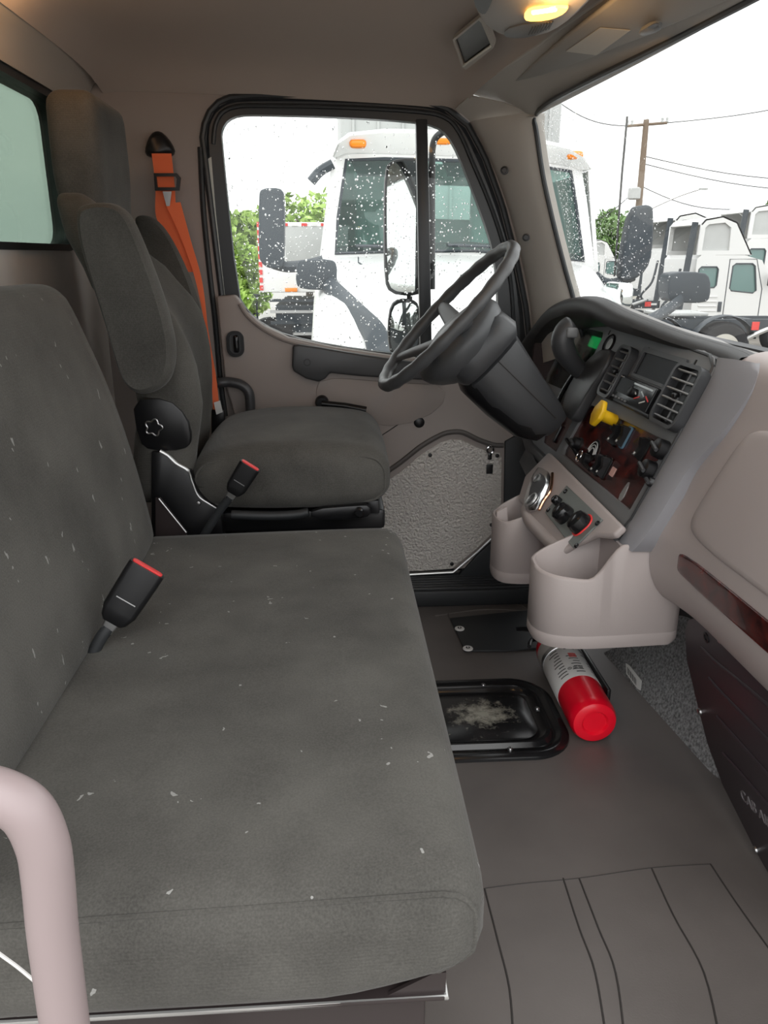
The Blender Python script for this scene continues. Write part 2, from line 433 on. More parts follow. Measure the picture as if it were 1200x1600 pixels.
r_ = nt.nodes.new('ShaderNodeValToRGB'); r_.color_ramp.elements[0].position = .60; r_.color_ramp.elements[0].color = (.012, .012, .013, 1); r_.color_ramp.elements[1].position = .86; r_.color_ramp.elements[1].color = (.42, .41, .35, 1)
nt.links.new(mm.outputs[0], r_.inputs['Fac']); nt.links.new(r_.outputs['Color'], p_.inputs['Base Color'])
obj('hatch_panel', prism(rr3(cx0, cy0, W0 - .136, H0 - .136, .05, .0045), (0, 0, .0025), b=.001), m, tray)
for (a, b) in ((755, 1071), (839, 1108), (797, 1171)):
    p = U(a, b, z=.014)
    obj('screw', lathe([(.0055, -.004), (.006, .002), (.0045, .0045), (.001, .005)], p, (0, 0, 1), 12), M['bolt'], tray, label='small zinc screw')

# --- rear wall with window_2
rw = struct_root('wall_rear')
RX = -.66
def rect3(x, y0, y1, z0, z1, r=.04, k=4):
    w_, h_ = y1 - y0, z1 - z0
    return [(x, (y0 + y1) / 2 + a, (z0 + z1) / 2 + b) for a, b in rrect(w_, h_, r, k)]
obj('rear_panel', holed([(RX, .38, 0), (RX, 2.36, 0), (RX, 2.36, 1.6), (RX, .38, 1.6)], [rect3(RX, .62, 2.13, 1.072, 1.405, .05)], (-.04, 0, 0)), M['wall_back'], rw)
wr = struct_root('window_2')
obj('window_frame', holed(rect3(RX + .004, .60, 2.15, 1.062, 1.42, .06), [rect3(RX + .004, .625, 2.125, 1.077, 1.402, .05)], (-.05, 0, 0)), M['gasket'], wr)
obj('pane', box((RX - .02, 1.375, 1.24), (.005, 1.53, .35)), M['glass_rear'], wr)
# rear header trim, from the headliner edge down to the window
prof = [(-.60, 1.50), (-.625, 1.485), (-.645, 1.455), (-.655, 1.42)]
obj('rear_header', loft([[(x, y, z) for x, z in prof] for y in (.38, 1.0, 1.6, 2.2, 2.33)], thick=.006), M['taupe_lt'], rw)
bxw = thing('cargo_box', 'pale box body of this truck, seen through the rear window', 'truck body', (-1.5, 1.4, -.6))
M['cargo'] = mat('weathered_box_panel', (.22, .25, .20), .45, var=(1.5, .25))
obj('front_wall', box((-1.5, 1.4, .9), (.06, 2.5, 3.0), b=.02), M['cargo'], bxw)
for k in range(6): obj('wall_seam', box((-1.466, .3 + k * .42, .9), (.012, .02, 2.98), b=.004), M['cargo'], bxw)

# --- driver side wall (wall_left) with the door opening
DOOR = [(316, 215), (320, 190), (332, 165), (355, 152), (400, 148), (520, 149), (640, 156), (695, 166), (732, 196), (758, 245), (785, 320), (806, 400), (822, 480), (830, 560)]
door_loop = L(DOOR, y=FY) + [Vector((.60, FY, .60)), Vector((.58, FY, .07)), Vector((-.10, FY, .07)), Vector((-.27, FY, .35)), Vector((-.31, FY, .7))]
wl = struct_root('wall_left')
obj('side_panel', holed([(-.70, FY, -.03), (.74, FY, -.03), (.74, FY, .70)] + L([(850, 560), (845, 520), (838, 465), (824, 400), (806, 330), (785, 268), (765, 220), (752, 185), (742, 160)], y=FY) + [Vector((.36, FY, 1.60)), (-.70, FY, 1.60)], [door_loop], (0, .05, 0)), M['taupe'], wl)
# rubber door seal round the opening
obj('door_seal', tube(resample(door_loop, 120), .0085, 8, closed=True), M['gasket'], wl)

# --- door_1
d1 = struct_root('door_1')
WIN = [(345, 215), (347, 200), (356, 187), (372, 180), (400, 179), (520, 182), (650, 190), (682, 197), (700, 211), (716, 240), (738, 295), (764, 366), (774, 410), (778, 460), (780, 565), (700, 562), (607, 552), (520, 540), (450, 525), (412, 508), (386, 486), (371, 460)]
WO = [(326, 215), (328, 192), (340, 172), (362, 160), (400, 158), (520, 159), (648, 166), (697, 176), (722, 200), (744, 245), (770, 310), (794, 385), (806, 440), (812, 500), (815, 640), (600, 620), (350, 600), (341, 460)]
yw = FY + .012
win = sm(L(WIN, y=yw), 1); wo = L(WO, y=yw)
obj('window_surround', holed(sm(wo[:14], 1, closed=False) + wo[14:], [win], (0, .03, 0)), M['gasket'], d1, label='black window surround')
big = L([(306, 215), (312, 180), (328, 155), (352, 142), (400, 138), (520, 139), (650, 146), (705, 156), (742, 186), (768, 235), (794, 310), (818, 392), (834, 480), (840, 640), (600, 660), (340, 660), (322, 460)], y=FY + .062)
obj('door_frame', holed(big, [L(WIN, y=FY + .062)], (0, .02, 0)), M['gasket'], d1)
# raised rubber lips of the surround
lip = L([(333, 225), (336, 196), (347, 176), (367, 167), (400, 165), (520, 167), (648, 174), (694, 183), (717, 206), (739, 255), (768, 325), (790, 395), (800, 460), (804, 540)], y=yw - .002)
obj('surround_lip', tube(catmull(lip, 4), .006, 8), M['gasket'], d1)
lip2 = L([(320, 230), (323, 190), (335, 168), (358, 155), (400, 152), (520, 153), (645, 160)], y=yw - .006)
obj('outer_lip', tube(catmull(lip2, 4), .005, 8), M['dark'], d1)
# painted door edge strip showing beside the surround
strip = L([(322, 250), (330, 245), (337, 330), (351, 460), (357, 470), (362, 600), (350, 600), (343, 470), (331, 350)], y=yw - .003)
obj('painted_edge', prism(strip, (0, .01, 0)), M['cream'], d1, label='cream painted door edge')
gasket_l = L([(313, 230), (318, 330), (328, 430), (336, 500), (344, 590), (352, 650)], y=yw - .012)
obj('edge_rubber', tube(catmull(gasket_l, 5), .008, 8), M['rubber'], d1)
bar = L([(650, 186), (668, 186), (676, 600), (658, 600)], y=yw - .006)
obj('quarter_post', prism(bar, (0, .03, 0), b=.003), M['gasket'], d1, label='black upright dividing the window')
w1 = struct_root('window_1')
obj('pane', prism(sm(L(WIN, y=yw + .018), 1), (0, .004, 0)), M['glass'], w1)
# lower trim panel of the door
SILL = [(338, 463), (366, 461), (372, 468), (384, 488), (410, 509), (450, 528), (520, 543), (607, 556), (700, 566), (770, 570), (832, 574)]
yt = FY - .035
sill = L(SILL, y=yt)
low = [Vector((.60, yt, .30)), Vector((.57, yt, .08)), Vector((-.08, yt, .08)), Vector((-.25, yt, .35)), U(352, 600, y=yt)]
obj('trim_panel', prism(sill + low, (0, .05, 0), b=.006, seg=3), M['taupe'], d1)
ridge = L([(375, 474), (388, 494), (414, 515), (452, 533), (520, 548), (607, 561), (700, 572)], y=yt - .003)
obj('sill_ridge', tube(catmull(ridge, 5), .007, 8), M['taupe'], d1)
# inside latch
c = U(368, 537, y=yt); rl = [(c.x + a, c.y - .002, c.z + b) for a, b in rrect(.050, .074, .022, 6)]
lh = obj('latch_bezel', holed(rl, [[(c.x + a, c.y - .002, c.z + b) for a, b in rrect(.034, .058, .016, 6)]], (0, -.008, 0)), M['black'], d1, label='black door latch in an oval recess')
obj('latch_cup', prism([(c.x + a, c.y - .001, c.z + b) for a, b in rrect(.036, .06, .017, 6)], (0, -.002, 0)), M['dark'], lh)
obj('latch_lever', rbox((c.x + .003, c.y - .008, c.z), (.016, .014, .05), .006, 4), M['gloss'], lh)
# armrest / pull
ARM = [(457, 541), (466, 538), (500, 543), (540, 550), (610, 561), (700, 572), (700, 596), (620, 592), (560, 588), (516, 583), (508, 592), (498, 597), (478, 592), (458, 580), (456, 572)]
arm = obj('pull_handle', prism(L(ARM, y=yt - .022), (0, .03, 0), b=.006, seg=3), M['dark'], d1, label='dark pull handle along the sill')
c = U(480, 566, y=yt - .0225)
obj('bolt_recess', lathe([(.011, .003), (.011, -.002), (.007, -.002), (.007, .001), (.001, .001)], c, (0, 1, 0), 18), M['black'], arm)
# recess panel under the pull
REC = [(494, 596), (512, 594), (522, 590), (620, 598), (700, 602), (690, 640), (625, 668), (560, 660), (494, 650)]
obj('pocket_face', prism(sm(L(REC, y=yt - .004), 1), (0, .01, 0), b=.003), M['taupe'], d1)
# window crank
c1 = U(503, 628, y=yt - .01)
ck = obj('crank_hub', lathe([(.020, .012), (.020, -.012), (.015, -.018), (.002, -.018)], c1, (0, 1, 0), 20), M['black'], d1, label='black window crank')
obj('crank_arm', tube([c1 + Vector((0, -.018, -.002)), c1 + Vector((.07, -.024, -.009)), U(572, 641, y=yt - .035)], [.010, .010, .011], 10, flat=(1, 1, (0, 1, 0))), M['black'], ck)
# round blanking cap and panel seam
c2 = U(655, 660, y=yt - .001)
obj('round_cap', lathe([(.0165, .004), (.0165, -.001), (.014, -.003), (.001, -.003)], c2, (0, 1, 0), 24), M['black'], d1, label='round black blanking cap')
obj('panel_seam', tube(catmull(L([(597, 680), (640, 650), (668, 622), (676, 603), (678, 585)], y=yt - .0005), 6), .0016, 6), M['floor_edge'], d1)
# tube handle low on the rear edge of the door
g = L([(338, 598), (356, 597), (376, 601), (388, 612), (391, 630), (391, 655)], y=2.27)
tag(obj('grab_bar', tube(catmull([Vector((g[0].x - .02, FY - .002, g[0].z))] + g, 5), .0145, 12), M['dark']), 'dark curved grab handle between the driver seat and the door', 'handle')
# painted recess shade and kick plate (silver vinyl)
KP = [(590, 862), (590, 790), (592, 767), (600, 756), (630, 734), (660, 709), (688, 692), (705, 687), (722, 688), (744, 699), (766, 707), (781, 708), (784, 716), (783, 820), (744, 858), (706, 889), (660, 892), (630, 893), (600, 896)]
yk = yt - .002
kb = L([(a + (a - 690) * .06, b - 12) for a, b in KP[3:12]], y=yk - .001)
obj('arch_shade', tube(catmull(kb, 4), .008, 8), mat('shade_taupe', (.10, .088, .082), .55), d1)  # soft shadow of the door recess, painted as a dark taupe tube
kp = thing('kick_plate', 'silver textured vinyl kick plate low on the driver door', 'kick plate', (.3, yk, .3))
obj('vinyl_sheet', prism(L(KP, y=yk - .002), (0, .006, 0), b=.001, seg=1), M['kickplate'], kp)
ed = L([(590, 900), (635, 898), (708, 894), (746, 862), (785, 825)], y=yk - .004)
obj('plate_edge', tube(ed, .0045, 8), M['silver'], kp, label='bright metal lower edge')
for a, b in ((672, 711), (777, 712), (768, 820), (706, 881)):
    obj('rivet', lathe([(.0065, 0), (.006, -.003), (.001, -.004)], U(a, b, y=yk - .002), (0, 1, 0), 12), M['black'], kp)
hook = obj('hook', box(U(765, 733, y=yk - .006), (.020, .004, .030), b=.001), M['black'], kp)
h0 = U(766, 703, y=yk - .012)
obj('hook_loop', tube([h0 + Vector((.010 * cos(a), 0, .011 * sin(a))) for a in [2 * pi * k / 16 for k in range(16)]], .0035, 8, closed=True), M['chrome'], hook)
obj('hook_stem', box(h0 + Vector((0, 0, -.02)), (.012, .008, .022), b=.003), M['gloss'], hook)
obj('black_channel', prism(L([(789, 690), (880, 640), (880, 905), (712, 905), (745, 868), (787, 829)], y=yk - .006), (0, .02, 0), b=.003), M['rubber'], d1)

# --- pillar trim between door and windshield
P1 = [(735, 190), (752, 218), (775, 268), (797, 330), (815, 400), (828, 465), (834, 520), (836, 570)]
P2 = [(836, 176), (835, 205), (845, 272), (858, 332), (871, 385), (883, 430), (893, 466), (912, 545)]
A = L(P1, y=FY - .012); Bp = L(P2, y=2.19)
Bp = [U(P2[i][0], P2[i][1], y=2.19 if i > 0 else 2.2) for i in range(8)]
rows = []
for a_, b_ in zip(A, Bp):
    nrm = Vector((b_.y - a_.y, -(b_.x - a_.x), 0)).normalized() * -1
    rows.append([a_ + Vector((0, .03, 0)), a_, a_.lerp(b_, .08) + Vector((-.004, -.012, 0)), a_.lerp(b_, .35) + Vector((-.006, -.020, 0)), a_.lerp(b_, .7) + Vector((-.006, -.016, 0)), a_.lerp(b_, .94) + Vector((0, -.006, 0)), b_, b_ + Vector((.03, .01, 0))])
rows = [list(r) for r in zip(*[catmull(list(c_), 4) for c_ in zip(*rows)])]
pl = struct_root('trim_1')
po = obj('pillar_cover', loft(rows), M['taupe_lt'], pl)
for a, b in ((788, 266), (822, 371)):
    p = U(a, b, y=2.262)
    obj('trim_plug', lathe([(.0105, .01), (.0105, -.001), (.0075, -.0015), (.0065, .002), (.001, .002)], p, (0.25, .95, 0), 18), M['black'], pl)
# --- windshield (window_3)
def wtop(y): return Vector((.612 - .076 * max(0, y - 1.2) ** 1.3, y, 1.400))
def wbase(y): return Vector((1.03 - .36 * abs(y - 1.2) ** 2, y, .825 + .12 * max(0, (y - 1.5) / .7) ** 1.2))
w3 = struct_root('window_3')
ysn = [.38 + k * (2.2 - .38) / 24 for k in range(25)]
obj('pane', loft([[wtop(y).lerp(wbase(y), k / 8) + Vector((.05 * sin(pi * k / 8) * .3, 0, 0)) for k in range(9)] for y in ysn]), M['glass_ws'], w3)
edge = [b_ + Vector((.004, -.004, 0)) for b_ in Bp[1:]]
topc = [U(a, b, z=1.398) for a, b in ((845, 170), (870, 153), (930, 122), (1000, 88), (1085, 45), (1172, 0), (1300, -68))]
gpath = list(reversed(edge)) + [U(834, 188, y=2.2), U(838, 178, y=2.2)] + topc
obj('windshield_gasket', tube(catmull(gpath, 4), .0065, 8), M['gasket'], w3)

# --- ceiling
ce = struct_root('ceiling')
def xf_(y): return .372 + .118 * (2.25 - y)
rows = []
for i in range(37):
    y = .38 + i * (FY + .003 - .38) / 36; r = []
    for j in range(25):
        s = j / 24; x = -.605 + s * (xf_(y) + .605)
        a = abs(2 * s - 1); b = abs((y - 1.36) / .985)
        fx = (1 - a ** 3.5) ** (1 / 2.2); fy = (1 - min(1, b) ** 5) ** (1 / 2.2)
        zb = 1.497 - .035 * s
        r.append((x, y, zb - .03 * (b ** 8) + .085 * fx * fy))
    rows.append(r)
obj('headliner', loft(rows, thick=.008), M['headliner'], ce, sharp=60)
obj('roof_skin', box((-.05, 1.36, 1.66), (1.34, 2.06, .03)), M['cream'], ce)
# side rail joining headliner and pillar
obj('front_corner', loft([[U(735, 148, y=2.24), U(790, 160, y=2.22), U(838, 178, y=2.2)], [U(712, 168, y=2.32), U(738, 190, y=2.328), U(836, 181, y=2.19)]], thick=.004), M['taupe_lt'], ce)
# sloping panel from the headliner down to the windshield top
rows = []
for y in [.38 + k * (2.26 - .38) / 20 for k in range(21)]:
    a = Vector((xf_(y) - .004, y, 1.462)); t3 = wtop(y) if y < 2.2 else wtop(2.2); e_ = Vector((t3.x, y, 1.402))
    rows.append([a + Vector((-.002, 0, .01)), a, a.lerp(e_, .3) + Vector((0, 0, .004)), a.lerp(e_, .6) + Vector((0, 0, .004)), e_ + Vector((-.02, 0, .002)), e_, e_ + Vector((.01, 0, .012))])
obj('windshield_header', loft(rows, thick=.004), M['taupe_lt'], ce)
obj('header_lip', tube([Vector((xf_(y) - .004, y, 1.459)) for y in (.38, .8, 1.2, 1.6, 2.0, 2.22)], .004, 8), M['taupe_lt'], ce)

# ================================================================ SEATS
def ry(a): return Matrix.Rotation(a, 3, 'Y')
bench = thing('bench_seat', 'wide charcoal fabric two-person bench seat with lint on its backrest, nearest the camera', 'seat', (-.2, 1.05, 0))
def f_bench(p, h):
    x, y, z = p; fx = (x + h.x) / (2 * h.x)
    if z < 0 and fx > .72: z += (fx - .72) ** 1.5 * .28 * min(1, -z / h.z * 1.3)
    z += -.012 * (1 - fx) * (z > 0) - .004 * (abs(y) / h.y) ** 6
    y *= 1 - .012 * ((x / h.x) ** 2 if x > 0 else 0)
    return (x, y, z)
BC, BD = (-.150, 1.066, .431), (.574, 1.04, .146)
obj('cushion', rbox(BC, BD, .048, 22, f_bench), M['fabric_lint'], bench)
# piping round the near end of the cushion
def seam(c, d, r, fn, side, lo, hi, M4=None, inset=.29):
    """points along the seam where the side face (y = side) of a soft box meets its rim"""
    e = r * inset; h = Vector(d) / 2; out = []
    for x_, z_ in rrect(2 * (h.x - e), 2 * (h.z - e), r - e, 6):
        p = Vector(fn(Vector((x_, side * (h.y - e), z_)), h)) + Vector(c)
        out.append(M4 @ p if M4 else p)
    n = len(out); out = resample(out, 96)
    return out[int(lo * 96):int(hi * 96) + 1]
sp0 = seam(BC, BD, .048, f_bench, -1, 0, 1)
sp0 = [p for p in sp0]
obj('piping', tube(sp0, .0030, 8, closed=True), M['fabric'], bench)
TB = R(-13.3)
nb = Vector((cos(TB), 0, -sin(TB))); ub = Vector((sin(TB), 0, cos(TB)))
def f_back(p, h):
    x, y, z = p
    if x > 0: x += .018 * cos(pi * min(1, abs(z) / h.z) / 2) - .012 * (abs(y) / h.y) ** 4
    t = (z + h.z) / (2 * h.z)
    if y > 0: y -= .030 * max(0, t - .55) ** 1.5 * 2.0
    return (x, y, z)
bm = rbox((0, 0, 0), (.15, 1.10, .56), .05, 20, f_back)
c = Vector((-.428, 1.005, .742)) - nb * .075
xf(bm.verts, Matrix.Translation(c) @ ry(TB).to_4x4())
obj('backrest', bm, M['fabric_lint'], bench)
bs = seam((0, 0, 0), (.15, 1.10, .56), .05, f_back, 1, 0, 1, Matrix.Translation(c) @ ry(TB).to_4x4())
obj('piping', tube(bs, .0026, 8, closed=True), M['fabric'], bench)
cdp = L([(-30, 1468), (0, 1491), (30, 1513), (62, 1540)], y=.53)
obj('pale_cord', tube(catmull(cdp, 4), .0016, 6), M['white'], bench, label='thin pale cord across the end of the cushion')
M['base'] = mat('satin_brown_steel', (.035, .027, .027), .3)
bm = box((-.19, 1.07, .19), (.54, .97, .31), b=.006)
box((-.185, 1.07, .347), (.565, 1.0, .006), bm=bm, b=.002)
obj('base_box', bm, M['base'], bench)
obj('base_lip', tube([(-.47, .572, .347), (.098, .572, .347), (.0985, 1.57, .347)], .0034, 8), M['silver'], bench, label='bright edge of the steel base')
obj('base_flange', prism([(.04, .575, .350), (.098, .575, .350), (.098, .575, .376), (.086, .575, .376)], (0, .004, 0)), M['base'], bench)
obj('screw', lathe([(.008, 0), (.008, .004), (.004, .007), (.001, .007)], (.072, .60, .352), (0, 0, 1), 12), M['bolt'], bench)

def buckle(name, label, p0, p1, base, wd=.052, th=.026, red=True):
    t = thing(name, label, 'seat belt buckle', base)
    p0 = Vector(p0); p1 = Vector(p1); base = Vector(base); a = (p1 - p0); Ln = a.length; a.normalize()
    d = (p0 - CAM).normalized(); wdir = a.cross(d).normalized(); nr = wdir.cross(a).normalized()
    Mx = frame(p0, wdir, a)
    bm = NB(); rows = []
    for s, ww in ((0, .55), (.06, .74), (.22, .94), (.8, 1), (.97, 1), (1, .96)):
        rows.append([Vector((x_ * ww, s * Ln, z_ * (.8 if s == 0 else 1))) for x_, z_ in [(q[0], q[1]) for q in rrect(wd, th, .008, 4)]])
    bm = loft(rows, closed_u=True, cap=True); xf(bm.verts, Mx)
    body = obj('buckle_body', bm, M['black'], t)
    bm = NB(); rows = [[Vector((x_ * k, Ln + z0, y_ * k)) for x_, y_ in rrect(wd * .86, th * .62, .005, 3)] for z0, k in ((-.01, 1), (.0015, 1), (.002, .92))]
    bm = loft(rows, closed_u=True, cap=True); xf(bm.verts, Mx)
    obj('release_button', bm, M['redbtn'], t, label='red release button')
    bm = box((0, Ln * .42, -th / 2 - .0002), (wd * .55, .0015, .0008)); xf(bm.verts, Mx); obj('mould_line', bm, M['bolt'], body)
    bm = loft([[Vector((x_ * k, s, y_ * .5 * k)) for x_, y_ in rrect(.022, .012, .003, 3)] for s, k in ((-.018, .8), (.004, 1.1))], closed_u=True, cap=True); xf(bm.verts, Mx)
    obj('steel_tongue', bm, M['bolt'], t)
    mid = (p0 + base) / 2 + Vector((0, 0, .004))
    obj('stalk', tube(catmull([p0 - a * .012, mid, base], 6), .0075, 10, flat=(1.2, .7, nr)), M['rubber'], t)
    return t
buckle('belt_buckle', 'black buckle with red button lying between the cushion and backrest of the bench', (-.337, 1.056, .535), (-.283, 1.075, .612), (-.372, 1.04, .482), .056)
q0 = U(364, 770, y=1.585); q1 = U(391, 727, y=1.585)
buckle('belt_buckle', 'black buckle with red button standing on a stalk against the driver seat side', q0, q1, U(318, 838, y=1.60), .046)

ds = thing('driver_seat', 'charcoal fabric driver seat with tall headrest and folded-up armrests', 'seat', (-.15, 1.92, 0))
def f_dc(p, h):
    x, y, z = p; t = x / h.x
    if z > 0:
        z += .016 * (1 - (y / h.y) ** 2) + .012 * cos(t * 1.7) - .022 * max(0, -t) ** 3 - .012 * max(0, t) ** 4
    else: z += (.018 * max(0, t) ** 3 + .01 * max(0, -t) ** 2) * (-z / h.z)
    y *= 1 - .05 * max(0, t) ** 3 - .04 * max(0, -t) ** 3
    return (x, y, z)
obj('cushion', rbox((-.105, 1.925, .566), (.455, .53, .138), .05, 18, f_dc), M['fabric'], ds)
sp0 = seam((-.105, 1.925, .566), (.455, .53, .138), .05, f_dc, -1, 0, 1)
obj('piping', tube(sp0, .0034, 8, closed=True), M['fabric'], ds)
ZN = [(.52, -.335), (.60, -.315), (.66, -.305), (.72, -.290), (.80, -.296), (.87, -.315), (.93, -.350), (1.0, -.40), (1.10, -.46), (1.18, -.50)]
ZF = [(.52, -.36), (.60, -.345), (.67, -.336), (.76, -.330), (.83, -.331), (.91, -.345), (1.0, -.41), (1.07, -.49), (1.12, -.51), (1.18, -.52)]
def lut(T, z):
    if z <= T[0][0]: return T[0][1]
    for (a, b), (c_, d_) in zip(T, T[1:]):
        if z <= c_: q = (z - a) / (c_ - a); q = q * q * (3 - 2 * q) * .4 + q * .6; return b + (d_ - b) * q
    return T[-1][1]
def f_db(p, h):
    x, y, z = p; Z = z + .835; t = (z + h.z) / (2 * h.z); k = (y / h.y + 1) / 2
    w_ = 1 - .30 * max(0, (t - .60) / .40) ** 1.4
    th = 1 - .35 * min(1, max(0, (t - .55) / .4))
    xf = lut(ZN, Z) * (1 - k) + lut(ZF, Z) * k
    xx = xf + (x - h.x) * th
    if x > 0: xx += -.030 * max(0, 1 - (abs(y) / (h.y * .72)) ** 2) * min(1, (1 - t) * 6)
    return (xx, y * w_, z)
obj('backrest', rbox((0, 1.90, .845), (.14, .47, .66), .05, 22, f_db), M['fabric'], ds)
def f_hr(p, h):
    x, y, z = p; t = z / h.z
    lo = max(0, -t)
    return (x + (.035 * lo ** 2 if x < 0 else -.012 * lo) - .006, y * (1 - .10 * max(0, t) ** 2), z)
obj('headrest', rbox((-.525, 1.915, 1.225), (.105, .285, .30), .032, 14, f_hr), M['fabric'], ds)
AN = [(113, 332), (120, 319), (150, 314), (177, 317), (196, 334), (215, 375), (238, 432), (258, 490), (271, 548), (266, 592), (244, 615), (212, 621), (188, 600), (165, 520), (135, 430), (118, 375)]
def arm_rest(pts, y0, y1, lab):
    a = sm(L(pts, y=y0), 2); bm = NB(); c = sum(a, Vector()) / len(a); rows = []
    for k, (s, dy) in enumerate(((.86, 0), (.95, .008), (.99, .02), (1, .035), (1, y1 - y0 - .03), (.97, y1 - y0 - .012), (.88, y1 - y0))):
        rows.append([Vector((c.x + (p.x - c.x) * s, y0 + dy, c.z + (p.z - c.z) * (1 - (1 - s) * .45))) for p in a])
    return obj('armrest', loft(rows, closed_u=True, cap=True), M['fabric'], ds, label=lab)
arm_rest(AN, 1.575, 1.645, 'folded-up armrest on the bench side')
arm_rest([(206, 345), (213, 335), (236, 338), (258, 360), (282, 405), (303, 455), (318, 510), (322, 560), (300, 600), (280, 590), (250, 480), (225, 410)], 2.165, 2.215, 'folded-up armrest on the door side')
# recliner cover and knobs
RC = [(205, 622), (262, 622), (292, 650), (300, 690), (288, 704), (235, 706), (215, 690)]
rc = obj('recliner_cover', prism(sm(L(RC, y=1.662), 1), (0, .03, 0), b=.005), M['black'], ds)
st = U(240, 668, y=1.655)
obj('lumbar_knob', tube([st + Vector((.016 * cos(a) * (1 + .18 * cos(5 * a)), 0, .016 * sin(a) * (1 + .18 * cos(5 * a)))) for a in [2 * pi * k / 40 for k in range(40)]], .002, 6, closed=True), M['bolt'], rc)
# side frame
SF = [(236, 706), (256, 705), (272, 722), (296, 740), (305, 765), (326, 787), (345, 800), (350, 850), (236, 850)]
sf = obj('side_frame', prism(L(SF, y=1.655), (0, .04, 0), b=.004), M['black'], ds)
obj('frame_edge', tube(catmull(L([(250, 705), (262, 712), (275, 724), (294, 736), (300, 752), (310, 775), (328, 788), (346, 799)], y=1.652), 5), [.0045] * 16 + [.0022] * 20, 8), M['silver'], sf)
obj('screw', lathe([(.006, 0), (.005, -.004), (.001, -.005)], U(310, 786, y=1.654), (0, 1, 0), 12), M['bolt'], sf)
bm = box((-.10, 1.92, .465), (.42, .44, .05), b=.01); box((-.13, 1.92, .24), (.36, .38, .42), bm=bm, b=.02); box((-.13, 1.92, .015), (.42, .44, .03), bm=bm, b=.005)
obj('pedestal', bm, M['black'], ds)
obj('slide_handle', tube(catmull(L([(362, 804), (420, 806), (462, 804), (482, 800)], y=1.66), 5), .0105, 12), M['rubber'], ds)
bm = prism(sm(L([(486, 796), (560, 790), (578, 790), (580, 806), (560, 812), (486, 812)], y=1.655), 1), (0, .02, 0), b=.003)
ctl = obj('height_control', bm, M['black'], ds)
obj('control_knob', lathe([(.011, .004), (.011, -.012), (.008, -.015), (.001, -.015)], U(561, 799, y=1.655), (0, 1, 0), 16), M['gloss'], ctl)
obj('front_bracket', prism(L([(572, 783), (592, 782), (594, 806), (574, 808)], y=1.70), (0, .06, 0), b=.003), M['black'], ds)
obj('gap_plate', prism(L([(243, 778), (250, 778), (292, 832), (290, 850), (243, 850)], y=1.605), (0, .006, 0)), M['base'], bench)
obj('gap_plate_edge', tube(L([(248, 779), (291, 832)], y=1.603), .0016, 6), M['silver'], bench)

# ================================================================ SEAT BELT
sb = thing('seat_belt', 'orange seat belt hanging from a black anchor behind the driver seat', 'seat belt', (-.40, 2.3, 1.33))
ab = sm(L([(228, 243), (229, 228), (237, 210), (247, 205), (257, 209), (270, 225), (275, 240), (262, 248), (240, 247)], y=FY - .001), 1)
cc = sum(ab, Vector()) / len(ab)
obj('anchor_cover', loft([[cc + (p - cc) * s + Vector((0, dy, 0)) for p in ab] for s, dy in ((1, 0), (1, -.012), (.88, -.026), (.6, -.034))], closed_u=True, cap=True), M['black'], sb)
def strap(ptsA, ptsB, name, m, th=.0014, parent=None):
    """webbing between two long edges, given as point rows"""
    return obj(name, loft([[a, b] for a, b in zip(catmull(ptsA, 6), catmull(ptsB, 6))], thick=th), m, parent or sb)
def LL(pts): return [U(a, b, y=y) for a, b, y in pts]
strap(LL([(237, 240, 2.30), (243, 290, 2.285), (244, 338, 2.275), (262, 372, 2.262), (290, 425, 2.255)]),
      LL([(268, 240, 2.30), (273, 290, 2.285), (276, 330, 2.275), (288, 372, 2.262), (302, 425, 2.255)]), 'webbing', M['orange'])
strap(LL([(258, 318, 2.262), (284, 375, 2.25), (306, 440, 2.24), (322, 520, 2.235), (330, 590, 2.23), (333, 640, 2.22)]),
      LL([(282, 316, 2.262), (298, 375, 2.25), (316, 440, 2.24), (326, 520, 2.235), (338, 590, 2.23), (343, 640, 2.22)]), 'webbing', M['orange'])
gd = L([(241, 271), (277, 271), (283, 278), (281, 298), (243, 298)], y=2.268)
gi = L([(245, 276), (275, 276), (277, 280), (276, 293), (247, 293)], y=2.268)
obj('belt_guide', holed(gd, [gi], (0, -.008, 0)), M['black'], sb)
obj('steel_clip', prism(L([(254, 299), (268, 299), (265, 322), (260, 322)], y=2.258), (0, .003, 0)), M['bolt'], sb)
obj('tag', prism(L([(334, 629), (344, 626), (348, 644), (338, 648)], y=2.20), (0, .002, 0)), M['white'], sb, label='white sewn tag')
obj('lower_cover', prism(L([(330, 640), (350, 640), (352, 690), (330, 690)], y=2.225), (0, .03, 0), b=.004), M['black'], sb)

# ================================================================ GRAB BAR (passenger door post)
gb = [tuple(U(a, b, y=.42)) for a, b in ((-420, 1236), (-250, 1232), (-120, 1230), (-50, 1233), (0, 1243), (42, 1268), (66, 1315), (75, 1370), (82, 1450), (92, 1530), (104, 1620))]
tag(obj('grab_bar', tube(catmull(gb, 8) + [Vector(gb[-1]) + Vector((.02, 0, -.25)), Vector((-.04, .46, .0))], .0165, 20), M['handle']), 'pinkish grey painted grab bar at the corner of the picture, in front of the bench', 'grab bar')

